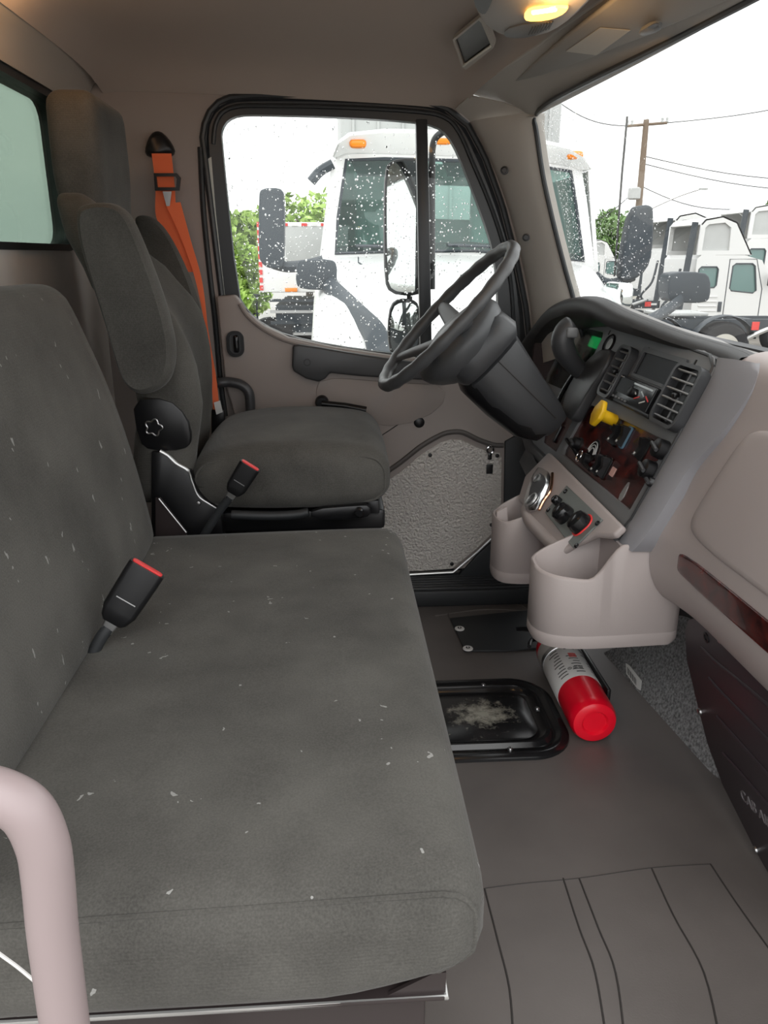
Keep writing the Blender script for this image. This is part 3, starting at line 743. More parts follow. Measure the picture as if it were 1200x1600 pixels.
# ================================================================ STEERING
TA = R(47); WC = Vector((.274, 1.93, .908))
e1 = Vector((cos(TA), 0, sin(TA))); e2 = Vector((0, 1, 0)); nw = Vector((-sin(TA), 0, cos(TA)))
def WP(a, b, n=0): return WC + e1 * a + e2 * b + nw * n
sw = thing('steering_wheel', 'black four-spoke steering wheel tilted toward the driver seat', 'steering wheel', WC)
RW = .222
ring = [WP(RW * cos(a), RW * sin(a)) for a in [2 * pi * k / 96 for k in range(96)]]
rad = [.0155 + .0010 * cos(24 * 2 * pi * k / 96) for k in range(96)]
obj('rim', tube(ring, rad, 14, closed=True), M['softdark'], sw)
for ang in (84, 138, -84, -138):
    a = R(ang); r0, r1 = .06, RW - .006
    pts = [WP(r0 * cos(a * .98), r0 * sin(a * .98), -.045), WP(.11 * cos(a), .11 * sin(a), -.03), WP(.17 * cos(a), .17 * sin(a), -.012), WP(r1 * cos(a), r1 * sin(a), 0)]
    obj('spoke', tube(catmull(pts, 6), [.03 - .014 * (k / 18) ** .8 for k in range(19)], 12, flat=(1, .45, nw)), M['softdark'], sw)
obj('hub', lathe([(.001, .006), (.06, .004), (.105, -.006), (.125, -.022), (.130, -.038), (.124, -.058), (.108, -.080), (.085, -.10), (.05, -.105)], WP(-.02, 0, -.026), nw, 48, sy=1.0), M['softdark'], sw)
bm = lathe([(.001, .004), (.045, .003), (.052, -.002)], WP(-.02, 0, -.020), nw, 30); obj('horn_pad', bm, M['dark'], sw)
sc_ = thing('steering_column', 'dark steering column shroud between the wheel and the dashboard', 'steering column', (.4, 1.93, .6))
def colrow(s, hw, hu, hl, k=1):
    """section of the shroud, s along the column below the wheel"""
    c = WC - nw * s; out = []
    for a, b in ((hw * .75, hu), (hw, hu * .45), (hw, -hl * .6), (hw * .7, -hl), (-hw * .7, -hl), (-hw, -hl * .6), (-hw, hu * .45), (-hw * .75, hu)):
        out.append(c + e2 * a + e1 * b)
    return sm(out, 1)
rows = [colrow(.07, .105, .085, .085), colrow(.085, .115, .10, .095), colrow(.125, .118, .105, .095), colrow(.14, .11, .095, .09)]
obj('hub_collar', loft(rows, closed_u=True, cap=True), M['dark'], sc_)
rows = [colrow(.138, .085, .075, .075), colrow(.15, .10, .085, .085), colrow(.22, .102, .070, .088), colrow(.30, .098, .055, .080), colrow(.355, .088, .045, .065), colrow(.385, .07, .035, .04)]
obj('shroud', loft(rows, closed_u=True, cap=True), M['dark'], sc_)
obj('shroud_seam', tube([WC - nw * s + e2 * -(hw + .0005) + e1 * .008 for s, hw in ((.15, .1), (.22, .102), (.30, .098), (.355, .088))], .0016, 6), M['floor_edge'], sc_)
lowr = [colrow(.135, .075, -.060, .092), colrow(.16, .088, -.068, .104), colrow(.24, .090, -.070, .104), colrow(.33, .086, -.062, .094), colrow(.375, .07, -.045, .07)]
obj('lower_cover', loft(lowr, closed_u=True, cap=True), M['black'], sc_, label='black lower half of the shroud')

# ================================================================ FIRE EXTINGUISHER
E0 = Vector((.565, 1.452, .057)); E1 = Vector((.571, 1.812, .057)); ea = (E1 - E0).normalized(); er = .0535
fx_ = thing('fire_extinguisher', 'red fire extinguisher with a white label lying on the floor under the console', 'fire extinguisher', (.565, 1.6, 0))
obj('cylinder', lathe([(.002, .006), (.026, .006), (.030, .0), (.038, .0), (.048, .004), (.0525, .014), (er, .03), (er, .335), (.051, .352), (.040, .370), (.022, .382), (.016, .385), (.016, .40)], E0, ea, 48), M['red'], fx_)
lab = obj('label', lathe([(er + .0002, .118), (er + .0010, .119), (er + .0010, .322), (er + .0002, .323)], E0, ea, 48), M['white'], fx_, label='white printed instruction label')
def cyl(th, s, n=.0016):
    """point on the bottle, th degrees from straight up toward the camera-left side"""
    a = R(th); return E0 + ea * s + Vector((-sin(a), 0, cos(a))) * (er + n)
def patch(s0, s1, t0, t1, m, name='print_block', n=.0014):
    k = max(2, int(abs(t1 - t0) / 6)); bm = loft([[cyl(t0 + (t1 - t0) * j / k, s, n) for j in range(k + 1)] for s in (s0, s1)]); return obj(name, bm, M[m], lab)
random.seed(3)
M['print'] = mat('black_print', (.03, .03, .03), .6)
M['printred'] = mat('red_print', (.65, .06, .05), .6)
for i in range(3):                                  # columns of small print and pictograms round the bottle
    for j in range(11):
        s_ = .135 + .0125 * j; t0 = -62 + i * 44
        if i == 1 and j > 6: continue
        patch(s_, s_ + .0035, t0 + 3, t0 + random.uniform(18, 34), 'print')
for i in range(4):
    patch(.245 + (i % 2) * .022, .262 + (i % 2) * .022, -18 + 11 * i, -12 + 11 * i, 'print')
patch(.205, .225, -14, 6, 'printred'); patch(.26, .272, 16, 34, 'printred'); patch(.29, .308, -55, -30, 'printred')
for i in range(3):
    c_ = (.155, -8 + 14 * i)
    bm = loft([[cyl(c_[1] + 5.4 * cos(a) * k, c_[0] + .0055 * sin(a) * k, .0019) for a in [2 * pi * q / 20 for q in range(20)]] for k in (.72, 1)], closed_u=True)
    obj('class_symbol', bm, M['print'], lab)
for i, ch in enumerate('ABC'):
    th = -8 + 14 * i; p = cyl(th, .155, .0018); a = R(th); up_ = ea; nn = Vector((-sin(a), 0, cos(a))); xa = up_.cross(nn)
    text('letter', ch, .008, frame(p, xa, up_), M['print'], lab, .0002)
obj('bracket_band', lathe([(er + .0015, .258), (er + .003, .259), (er + .003, .274), (er + .0015, .275)], E0, ea, 48), M['bolt'], fx_)
p = cyl(8, .268, .006)
obj('band_clamp', box(p, (.016, .034, .010), b=.003), M['chrome'], fx_)
obj('clamp_lever', tube([p + Vector((0, -.016, .004)), p + Vector((.003, .004, .010)), p + Vector((.006, .03, .006))], .003, 8), M['chrome'], fx_)
obj('valve', rbox(E0 + ea * .405 + Vector((0, 0, .004)), (.03, .045, .036), .01, 4), M['gloss'], fx_)
obj('lever', prism([E0 + ea * .395 + Vector(q) for q in ((-.012, 0, .02), (.012, 0, .02), (.012, .012, .028), (-.012, .012, .028))], (-.085, 0, .010), b=.002), M['black'], fx_)
obj('hose', tube(catmull([E0 + ea * .40 + Vector((-.01, 0, -.005)), E0 + ea * .40 + Vector((-.05, .0, .0)), U(827, 1010, z=.06)], 6), .0055, 8), M['black'], fx_)
obj('bracket', box((.625, 1.66, .05), (.010, .24, .075), b=.003), M['black'], fx_)
obj('bracket_foot', box((.60, 1.66, .0035), (.06, .24, .005), b=.001), M['black'], fx_)

# ================================================================ DASHBOARD
eV = Vector((.4, 0, .917)); nS = Vector((-.917, 0, .4)); OS = Vector((.58, 0, .56))
def SP(y, v, n=0): return OS + Vector((0, y, 0)) + eV * v + nS * n
def SPP(px, py, n=0):
    """photo pixel to (y, v) on the sloping face of the dashboard"""
    p = UPL(px, py, OS + nS * n, nS); return (p.y, (p - OS).dot(eV))
def face(pts, n0, n1, b=.0, seg=2):
    """prism on the dash face from (y, v) outline"""
    return prism([SP(y, v, n0) for y, v in pts], nS * (n1 - n0), b=b, seg=seg)
def frr(yc, vc, w, h, r, k=5, rot=0): return [(yc + a * cos(rot) - b * sin(rot), vc + a * sin(rot) + b * cos(rot)) for a, b in rrect(w, h, r, k)]
db = thing('dashboard', 'grey and taupe dashboard with gauges, radio, vents and burl switch panel', 'dashboard', (.7, 1.4, .5))

# bezel plate with openings
BZ = [(1.385, -.03), (1.395, -.045), (1.42, -.052), (2.10, -.052), (2.20, -.03), (2.315, .10), (2.315, .27), (2.26, .315), (2.16, .34), (1.95, .345), (1.46, .342), (1.41, .335), (1.388, .315), (1.382, .28)]
woodH = [(1.412, .010), (1.875, .008), (1.885, .02), (1.876, .140), (1.868, .148), (1.42, .160), (1.408, .15)]
smH = [(1.925, .000), (2.06, -.004), (2.075, .01), (2.08, .085), (2.065, .098), (1.935, .098), (1.922, .09)]
clH = [(2.00, .15), (2.27, .14), (2.285, .16), (2.285, .26), (2.25, .30), (2.15, .325), (2.02, .325), (2.005, .31)]
bm = holed([SP(y, v, 0) for y, v in BZ], [[SP(y, v, 0) for y, v in H] for H in (woodH, smH, clH)], nS * .010)
bevel(bm, .0012, 1, 60)
obj('bezel', bm, M['bezel'], db)
obj('backing', face([(1.39, -.05), (2.31, -.05), (2.31, .34), (1.39, .34)], -.034, -.018), M['black'], db)
obj('end_panel', prism([Vector((.585, 2.288, .50)), Vector((.590, 2.288, .80)), Vector((.64, 2.288, .885)), Vector((.86, 2.288, .885)), Vector((.86, 2.288, .50))], (0, .012, 0)), mat('dark_plum_trim', (.05, .03, .03), .4), db)
wp = obj('wood_panel', face([(1.40, 0), (1.89, 0), (1.89, .165), (1.40, .165)], -.004, .003), M['wood'], db, label='dark burl wood switch panel')
obj('wood_panel', face([(1.915, -.01), (2.09, -.01), (2.09, .105), (1.915, .105)], -.004, .003), M['wood'], db)
# instrument cluster
cl = obj('gauge_cluster', face([(1.99, .13), (2.30, .12), (2.30, .33), (1.99, .335)], -.014, -.008), mat('cluster_face', (.20, .23, .21), .4), db, label='instrument cluster behind the shift lever')
def gauge(y, v, r):
    obj('gauge_ring', lathe([(r, 0), (r, .004), (r * .9, .005), (r * .88, .001), (.001, .001)], SP(y, v, -.0078), nS, 28), M['black'], cl)
    obj('needle', tube([SP(y, v, -.002), SP(y + r * .5, v + r * .6, -.002)], .0012, 6), M['redbtn'], cl)
for g_ in ((2.20, .235, .042), (2.10, .24, .030), (2.25, .175, .022), (2.05, .185, .024)): gauge(*g_)
for k in range(14):
    a = R(-50 + 20 * k); obj('tick', box(SP(2.20 + .034 * cos(a), .235 + .034 * sin(a), -.0035), (.0015, .003, .0015)), M['white'], cl)
y_, v_ = SPP(929, 535, -.006)
obj('green_display', face(frr(y_, v_, .072, .030, .003), -.008, -.0035), M['lcd'], cl, label='lit green display')
obj('cluster_lens', face([(2.0, .145), (2.285, .135), (2.285, .32), (2.0, .325)], .001, .0025), glassm('cluster_lens', (.95, .96, .96), .8), cl)
# hood over the cluster, running on as the rim of the centre stack
RIM = [(.560, 2.322, .78), (.568, 2.312, .815), (.588, 2.27, .864), (.602, 2.2, .910), (.612, 2.08, .940), (.618, 1.98, .950), (.626, 1.88, .948), (.640, 1.78, .930), (.663, 1.68, .914), (.694, 1.58, .897), (.716, 1.48, .888), (.724, 1.40, .883), (.722, 1.345, .878)]
INN = [(2.320, .15), (2.316, .20), (2.30, .25), (2.26, .29), (2.16, .32), (2.05, .335), (1.95, .345), (1.84, .345), (1.74, .343), (1.62, .342), (1.50, .341), (1.43, .338), (1.392, .33)]
rows = []
for (x, y, z), (yi, vi) in zip(RIM, INN):
    p = Vector((x, y, z)); q = SP(yi, vi, .008); th = .040 if y > 1.8 else .040 - .022 * min(1, (1.8 - y) / .3)
    rows.append([p + Vector((.03, 0, .004)), p, p + Vector((-.010, 0, -.010)), p + Vector((-.011, -.001, -.024 if y > 1.75 else -.014)), p + Vector((-.002, 0, -th)), p.lerp(q, .5) + Vector((0, 0, -.02 if y > 1.8 else -.006)), q])
rows = [list(r) for r in zip(*[catmull(list(c_), 5) for c_ in zip(*rows)])]
obj('cluster_hood', loft(rows), mat('black_hood_pad', (.035, .035, .036), .5, bump=(500, .15)), db, label='dark padded hood')
# padded top between the rim and the windshield
rows = []
for (x, y, z) in catmull([Vector(r) for r in RIM[1:]], 4):
    b_ = wbase(min(y, 2.2)) + Vector((0, y - min(y, 2.2), -.01)); r0 = Vector((x + .02, y, z + .003))
    rows.append([r0, r0.lerp(b_, .12) + Vector((0, 0, .004)), r0.lerp(b_, .35) + Vector((0, 0, .004)), r0.lerp(b_, .7), b_ + Vector((.02, 0, 0)), b_ + Vector((.05, 0, -.03))])
for y in (1.25, 1.1, .9, .7, .5, .385):
    b_ = wbase(y) + Vector((0, 0, -.01)); r0 = Vector((.755, y, .882))
    rows.append([r0, r0.lerp(b_, .12) + Vector((0, 0, .002)), r0.lerp(b_, .35) + Vector((0, 0, .003)), r0.lerp(b_, .7), b_ + Vector((.02, 0, 0)), b_ + Vector((.05, 0, -.03))])
obj('top_pad', loft(rows), M['padtop'], db)
# passenger side face, profile swept along the cab
GP = [(.80, .890), (.765, .888), (.735, .880), (.715, .862), (.703, .83), (.690, .79), (.672, .74), (.655, .69), (.640, .64), (.628, .595), (.620, .555), (.618, .52), (.621, .48), (.630, .45), (.645, .425), (.665, .408), (.70, .40)]
GPc = catmull([Vector((a, 0, b)) for a, b in GP], 4)
GL = [0]
for a, b in zip(GPc, GPc[1:]): GL.append(GL[-1] + (b - a).length)
def Gs(s):
    s = max(0, min(GL[-1] - 1e-6, s)); j = 0
    while GL[j + 1] < s: j += 1
    t = (s - GL[j]) / (GL[j + 1] - GL[j]); p = GPc[j].lerp(GPc[j + 1], t); d = (GPc[j + 1] - GPc[j]).normalized(); return p, Vector((d.z, 0, -d.x)) if d.z > 0 else Vector((d.z, 0, -d.x))
def endx(y):                                 # the face curls forward where it meets the centre stack
    return 0
def gof(y, z):
    k = max(0, (y - 1.2) / .145); return -.020 * k * k * min(1, max(0, (.63 - z) / .08))
rows = []
for y in (.36, .6, .9, 1.1, 1.2, 1.25, 1.28, 1.31, 1.33, 1.347):
    rows.append([p + Vector((gof(y, p.z), y, 0)) for p in GPc])
obj('passenger_face', loft(rows), M['greige'], db)
def s_of(z):
    for i, p in enumerate(GPc):
        if p.z <= z: return GL[i]
    return GL[-1]
def gpatch(outline, h, name, m, nu=26, nv=26, lab=None, edge=.006):
    """raised patch on the passenger face; outline = 4 corners (y, z): top-far, top-near, bottom-near, bottom-far"""
    bm = NB(); G = []
    A, B, C_, D_ = outline
    for i in range(nu + 1):
        r = []
        for j in range(nv + 1):
            a = -1 + 2 * i / nu; b = -1 + 2 * j / nv
            a = math.copysign(1 - (1 - abs(a)) ** 1.7, a); b = math.copysign(1 - (1 - abs(b)) ** 1.7, b)
            pw = 8
            m_ = max(abs(a), abs(b)); l_ = (abs(a) ** pw + abs(b) ** pw) ** (1 / pw)
            k = m_ / l_ if l_ > 0 else 1
            ua, vb = (a * k + 1) / 2, (b * k + 1) / 2
            y = (A[0] * (1 - ua) + B[0] * ua) * (1 - vb) + (D_[0] * (1 - ua) + C_[0] * ua) * vb
            s0 = s_of(A[1]) * (1 - ua) + s_of(B[1]) * ua; s1 = s_of(D_[1]) * (1 - ua) + s_of(C_[1]) * ua
            p, n = Gs(s0 + (s1 - s0) * vb)
            e = 1 - m_; hh = h * min(1, (e / .06)) ** .5 if e < .06 else h
            r.append(p + Vector((gof(y, p.z), y, 0)) + n * (hh - .0008))
        G.append(r)
    return obj(name, loft(G), m, db, label=lab, sharp=70)
gd_ = gpatch([(1.215, .80), (.45, .80), (.45, .585), (1.275, .578)], .007, 'glovebox_door', M['greige'], 30, 30)
gpatch([(1.265, .555), (.45, .562), (.45, .518), (1.265, .508)], .0035, 'wood_strip', M['wood'], 40, 12, 'burl wood strip')
def gline(pts, r, m='greige', name='moulding'):
    P_ = []
    for y, z in pts:
        p, n = Gs(s_of(z)); P_.append(p + Vector((gof(y, p.z), y, 0)) + n * .001)
    return obj(name, tube(catmull(P_, 6), r, 8), M[m], db)
# blue-grey frame band beside the stack
band = []
OUT = [(1.345, -.052), (1.330, -.02), (1.322, .03), (1.318, .08), (1.312, .13), (1.295, .17), (1.275, .21), (1.262, .26), (1.258, .30), (1.268, .33), (1.29, .345)]
INB = [(1.388, -.050), (1.384, -.02), (1.383, .03), (1.382, .08), (1.381, .13), (1.380, .17), (1.380, .21), (1.380, .26), (1.381, .29), (1.386, .315), (1.398, .335)]
rows = []
for (ya, va), (yb, vb) in zip(OUT, INB):
    p = SP(ya, va, -.002); q = SP(yb, vb, .010)
    rows.append([p + Vector((.04, -.002, 0)), p, p.lerp(q, .12) + nS * .004, p.lerp(q, .5) + nS * .006, p.lerp(q, .88) + nS * .004, q, SP(yb + .004, vb, -.004)])
rows = [list(r) for r in zip(*[catmull(list(c_), 4) for c_ in zip(*rows)])]
obj('side_frame', loft(rows), M['grey_frame'], db, label='blue-grey frame band beside the centre stack')
obj('lower_rail', tube([SP(y, -.040, .010) for y in (1.39, 1.6, 1.85, 2.12)] + [SP(2.22, -.02, .006)], .0165, 12), M['dark'], db, label='dark rounded rail under the switch panel')
obj('inner_rim', tube([SP(y, v, .009) for y, v in ((1.40, -.03), (1.388, .0), (1.386, .15), (1.386, .28), (1.396, .318), (1.43, .336), (1.6, .342), (1.9, .344))], .004, 8), M['dark'], db)

# air vents with slats
def vent(yc, vc, w, h, tilt, lab, n=6):
    f = obj('vent_bezel', holed([SP(y, v, .008) for y, v in frr(yc, vc, w, h, .022, 6, tilt)], [[SP(y, v, .008) for y, v in frr(yc, vc, w - .018, h - .016, .015, 6, tilt)]], nS * .022), M['dark'], db, label=lab)
    obj('vent_throat', face(frr(yc, vc, w - .014, h - .012, .015, 5, tilt), .008, .011), M['black'], f)
    for k in range(n):
        v = vc - h / 2 + .016 + (h - .032) * k / (n - 1)
        c_, s_ = cos(tilt), sin(tilt); ww = (w - .020) / 2 * (1 if 0 < k < n - 1 else .82)
        dv = v - vc
        a = SP(yc - ww * c_ - dv * s_, vc - ww * s_ + dv * c_, .024); b = SP(yc + ww * c_ - dv * s_, vc + ww * s_ + dv * c_, .024)
        obj('slat', tube([a, b], .0042, 8, flat=(.6, 1.4, nS)), M['silver'] if 0 < k else M['bezel'], f)
    obj('slat', tube([SP(yc, vc - h / 2 + .012, .019), SP(yc, vc + h / 2 - .012, .019)], .002, 6), M['bezel'], f, label='upright divider')
    obj('vent_tab', box(SP(yc, vc, .027), (.012, .014, .008), b=.002), M['black'], f)
vent(1.775, .243, .085, .128, 0, 'left air vent of the centre stack')
vent(1.440, .245, .118, .128, 0, 'right air vent of the centre stack')
# display and radio
y0, v0 = SPP(1038, 580, .01)
sc = obj('display_frame', holed([SP(y, v, .009) for y, v in frr(1.605, .283, .225, .068, .006)], [[SP(y, v, .009) for y, v in frr(1.605, .281, .195, .050, .004)]], nS * .006), M['dark'], db, label='storage display above the radio')
obj('display_glass', face(frr(1.605, .281, .197, .052, .004), .0085, .0105), M['screen'], sc)
rd = obj('radio', face(frr(1.645, .214, .225, .062, .006), .009, .024, b=.003), M['gloss'], db, label='black radio with small white and red print')
obj('radio_screen', face(frr(1.690, .222, .085, .034, .003), .0235, .0250), M['screen'], rd)
obj('radio_lip', face(frr(1.60, .186, .20, .008, .003), .009, .030, b=.002), M['black'], rd)
for k in range(6): obj('radio_button', face(frr(1.742 - k * .019, .193, .011, .005, .002, 3), .0235, .0255), M['bezel'], rd)
for k, (a, b) in enumerate(((.0, .006), (.012, -.004), (.022, .008), (.03, -.008), (.038, .002))):
    obj('film_print', face(frr(1.625 - a * 1.9, .214 + b, .024, .003, .0012, 3, .35 * (-1) ** k), .0238, .0246), (M['white'], M['redbtn'], M['bolt'])[k % 3], rd)
for q in range(3): obj('radio_print', face(frr(1.742 - q * .012, .238, .007, .005, .001, 2), .0238, .0246), M['white'], rd)
obj('volume_knob', lathe([(.011, 0), (.011, .008), (.008, .010), (.001, .010)], SP(1.632, .216, .024), nS, 20), M['black'], rd)
# shelf under the radio right part
obj('disc_slot', face(frr(1.60, .236, .11, .004, .001, 2), .0238, .0246), M['bolt'], rd)
# round gauge beside the cluster
y0, v0 = SPP(953, 541, .01)
gg = obj('air_gauge', lathe([(.030, 0), (.031, .004), (.028, .006), (.025, .002), (.001, .001)], SP(1.935, .300, .009), nS, 28, sy=.85), M['black'], db, label='round gauge beside the cluster')
obj('gauge_face', lathe([(.0245, 0), (.001, .0005)], SP(1.935, .300, .0105), nS, 24), M['silver'], gg)
for py in ((952, 520), (1012, 547), (1086, 567), (1066, 680), (936, 613)):
    y, v = SPP(*py, n=.01); obj('slot_screw', tube([SP(y, v - .006, .0095), SP(y, v + .006, .0095)], .0045, 10, flat=(1, .5, nS)), M['black'], db)

# shift lever housing
sh = thing('shift_lever', 'black pistol-grip shift lever in a dark housing on the dashboard', 'gear lever', SP(1.97, .15, .03))
def PX(px, py, n): return UPL(px, py, OS + nS * n, nS)
top = [PX(962, 547, .035), PX(938, 545, .05), PX(905, 575, .045), PX(872, 645, .03), PX(882, 655, .02), PX(925, 668, .012), PX(946, 640, .012)]
hs = [(1.925, .30), (1.985, .285), (2.06, .20), (2.085, .09), (2.075, .07), (1.955, .035), (1.93, .05), (1.90, .20)]
hsp = [SPP(a, b, .036) for a, b in ((952, 544), (953, 552), (943, 576), (917, 613), (896, 651), (889, 656), (877, 645), (880, 622), (890, 597), (912, 567), (934, 546))]
obj('shift_housing', face(sm(hsp, 1), .009, .036, b=.005, seg=3), M['dark'], sh)
sl = [SPP(a, b, .022) for a, b in ((908, 568), (895, 585), (878, 612), (866, 640), (862, 655))]
obj('gate_slot', tube(catmull([SP(y, v, .020) for y, v in sl], 5), .011, 8, flat=(1, .6, nS)), M['gloss'], sh)
obj('gate_marks', tube(catmull([SP(y + .012, v, .020) for y, v in sl], 5), .003, 6), M['silver'], sh)
kb0 = U(915, 592, y=1.97); 
kpath = [U(930, 600, y=1.985), U(905, 578, y=1.97), U(886, 555, y=1.955), U(879, 535, y=1.95), U(884, 518, y=1.95), U(897, 508, y=1.95)]
obj('lever_grip', tube(catmull(kpath, 6), [.018 + .011 * min(1, k / 14) for k in range(28)] + [.028, .024, .014], 16), M['dark'], sh)
obj('grip_button', rbox(U(894, 520, y=1.922), (.03, .014, .026), .007, 4), M['bezel'], sh)

# switches on the wood panel
def at(px, py, n=.004): return SPP(px, py, n)
def rocker(px, py, w=.022, h=.052, ring=None, lab=None):
    y, v = at(px, py); f = obj('rocker_switch', face(frr(y, v, w, h, .006), .003, .008, b=.001, seg=1), ring or M['gloss'], db, label=lab)
    rows = []
    for s, k in ((-.5, .006), (-.42, .016), (0, .010), (.42, .018), (.5, .008)):
        rows.append([SP(y - w * .36, v + s * h * .86, .007), SP(y - w * .34, v + s * h * .86, .007 + k), SP(y + w * .34, v + s * h * .86, .007 + k), SP(y + w * .36, v + s * h * .86, .007)])
    obj('rocker', loft(rows, closed_u=True, cap=True), M['black'], f)
    obj('legend', face(frr(y, v - h * .28, .006, .006, .002, 3), .0245 - .003, .0245 - .0022), M['white'], f)
rocker(966, 681); M['blue'] = mat('blue_switch_frame', (.13, .24, .33), .4)
rocker(979, 684, ring=M['blue'], lab='switch in a blue frame')
rocker(1008, 703, lab='single black rocker')
rocker(939, 728); rocker(948, 732)
def knob(px, py, r, h, name='knob', m=None, par=None, nn=.004, tip=True, lab=None):
    y, v = at(px, py, nn); k = obj(name, lathe([(r * 1.15, 0), (r * 1.15, .004), (r, .006), (r * .92, h), (r * .7, h + .003), (.001, h + .003)], SP(y, v, nn - .001), nS, 24), m or M['black'], par or db, label=lab)
    if tip: obj('knob_grip', tube([SP(y - r * .8, v - r * .2, nn + h + .003), SP(y + r * .8, v + r * .2, nn + h + .003)], .004, 8), M['dark'], k)
knob(1042, 706, .020, .026); knob(1022, 738, .020, .026); knob(1023, 756, .010, .014)
knob(905, 695, .016, .018); obj('key_ring', tube([SP(*at(905, 712, .02), .02) + eV * (.014 * sin(a)) + Vector((0, .012 * cos(a), 0)) for a in [2 * pi * k / 20 for k in range(20)]], .0018, 6, closed=True), M['chrome'], db, label='chrome key ring')
y, v = at(926, 706)
arc = obj('dial_plate', face(sm([(y + .034, v - .018), (y - .030, v - .022), (y - .026, v + .010), (y - .004, v + .034), (y + .022, v + .022)], 2), .003, .006), M['gloss'], db, label='fan-shaped dial with white arcs')
for k in (.9, .7, .5):
    obj('dial_arc', tube([SP(y + .030 * k * cos(a), v - .010 + .038 * k * sin(a), .0065) for a in [R(15 + 15 * q) for q in range(11)]], .0012, 6), M['white'], arc)
obj('dial_knob', lathe([(.014, 0), (.013, .016), (.001, .017)], SP(y, v - .022, .004), nS, 20), M['black'], arc)
# crossing black wand on the panel
obj('wand', tube([SP(*at(893, 690), .018), SP(*at(915, 722), .016), SP(*at(925, 735), .01)], .005, 8), M['gloss'], db)
# yellow parking brake knob
y, v = at(955, 662, .01); v += .022
yk_ = obj('parking_brake_knob', lathe([(.0135, 0), (.0135, .044), (.011, .046), (.001, .046)], SP(y - .01, v - .012, .003), nS, 20), M['yellow'], db, label='yellow diamond-shaped parking brake knob')
bm = prism([SP(y - .01 + a, v - .012 + b, .047) for a, b in sm([(.034, 0), (0, .040), (-.034, 0), (0, -.040)], 1)], nS * .012, b=.003)
obj('knob_plate', bm, M['yellow'], yk_)
obj('collar', lathe([(.024, 0), (.023, .005), (.019, .006), (.001, .006)], SP(y - .01, v - .012, .003), nS, 20), M['black'], yk_)
y, v = at(957, 737); obj('paper_tag', face(frr(y, v, .022, .020, .002, 2), .003, .0045), mat('pink_sticker', (.75, .45, .40), .5), db, label='small pink sticker')
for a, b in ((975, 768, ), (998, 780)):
    y, v = at(a, b); obj('painted_reflection', face(sm([(y + .012, v - .02), (y - .012, v - .02), (y - .003, v + .022), (y + .006, v + .02)], 1), .003, .0042), M['silver'], db, label='painted pale curved reflection near the foot of the panel')  # curved reflections on the glossy burl, painted as pale silver shapes
y, v = at(872, 678, .004); obj('side_switch', face(frr(y, v, .018, .05, .005), .003, .010, b=.002), M['gloss'], db)
# knee panels to the left of the stack
obj('knee_bolster', prism([Vector((.60, 1.90, .50)), Vector((.58, 2.32, .50)), Vector((.66, 2.32, .30)), Vector((.66, 1.90, .36))], (.05, 0, 0), b=.01), M['dark'], db)
obj('column_bracket', loft([[SP(2.13, -.03, .02), SP(2.13, -.09, .02), SP(2.16, -.09, -.03)], [SP(1.98, -.05, .03), SP(1.98, -.10, .03), SP(1.98, -.10, -.04)], [SP(1.86, -.06, .02), SP(1.86, -.10, .02), SP(1.86, -.10, -.03)]]), M['dark'], db)
wf = struct_root('wall_front')
obj('firewall', box((.92, 1.36, .42), (.04, 1.98, .88)), M['rubber'], wf)
obj('firewall_seam', box((.898, 1.36, .3), (.006, 1.9, .01)), M['dark'], wf)

# ---------------------------------------------------------------- lower console (taupe)
cn = thing('lower_console', 'taupe lower console with two cup bins, switch plate and outlet', 'console', (.5, 1.6, .3))
def cupbin(path_out, zt, zb, th, name, lab, xm=9):
    """thick walled bin: outline in plan, rim height as function of x, base height"""
    o = sm([Vector((x, y, 0)) for x, y in path_out], 2); c = sum(o, Vector()) / len(o); n = len(o); inn = []
    for i in range(n):
        d = (o[(i + 1) % n] - o[i - 1]).normalized(); nr = Vector((-d.y, d.x, 0))
        if nr.dot(c - o[i]) < 0: nr = -nr
        q = o[i] + nr * th; q.x = min(q.x, xm); inn.append(q)
    def row(loop, f): return [Vector((p.x, p.y, f(p.x, p.y))) for p in loop]
    zi = lambda x, y: zb(x, y) + .015
    rows = [row([c + (p - c) * .96 for p in o], lambda x, y: zb(x, y)), row(o, lambda x, y: zb(x, y) + .010), row(o, lambda x, y: zb(x, y) + .026), row([c + (p - c) * .990 for p in o], lambda x, y: zb(x, y) + .0275), row([c + (p - c) * .990 for p in o], lambda x, y: zb(x, y) + .0295), row(o, lambda x, y: zb(x, y) + .031),
            row([c + (p - c) * 1.0 for p in o], lambda x, y: zt(x, y) - .004), row([p.lerp(q, .3) for p, q in zip(o, inn)], lambda x, y: zt(x, y)),
            row([p.lerp(q, .7) for p, q in zip(o, inn)], lambda x, y: zt(x, y)), row(inn, lambda x, y: zt(x, y) - .004), row(inn, zi)]
    return obj(name, loft(rows, closed_u=True, cap=True), M['greige'], cn, label=lab, sharp=50)
def zt1(x, y):
    k = min(1, max(0, (x - .485) / .065)); k = k * k * (3 - 2 * k); near = .450 + .072 * k
    f = min(1, max(0, (x - .40) / .14)); far = .462 + .06 * f
    q = min(1, max(0, (y - 1.36) / .10)); return near * (1 - q) + far * q
zb1 = lambda x, y: .297 + (x - .40) * .03
cupbin([(.690, 1.350), (.62, 1.350), (.58, 1.350), (.54, 1.350), (.50, 1.351), (.46, 1.355), (.42, 1.368), (.394, 1.40), (.392, 1.45), (.402, 1.470), (.44, 1.484), (.54, 1.484), (.60, 1.484), (.690, 1.484)], zt1, zb1, .010, 'near_bin', 'cup bin nearest the camera, with the side wall of the console', .545)
zt2 = lambda x, y: .430 + max(0, x - .41) * .45
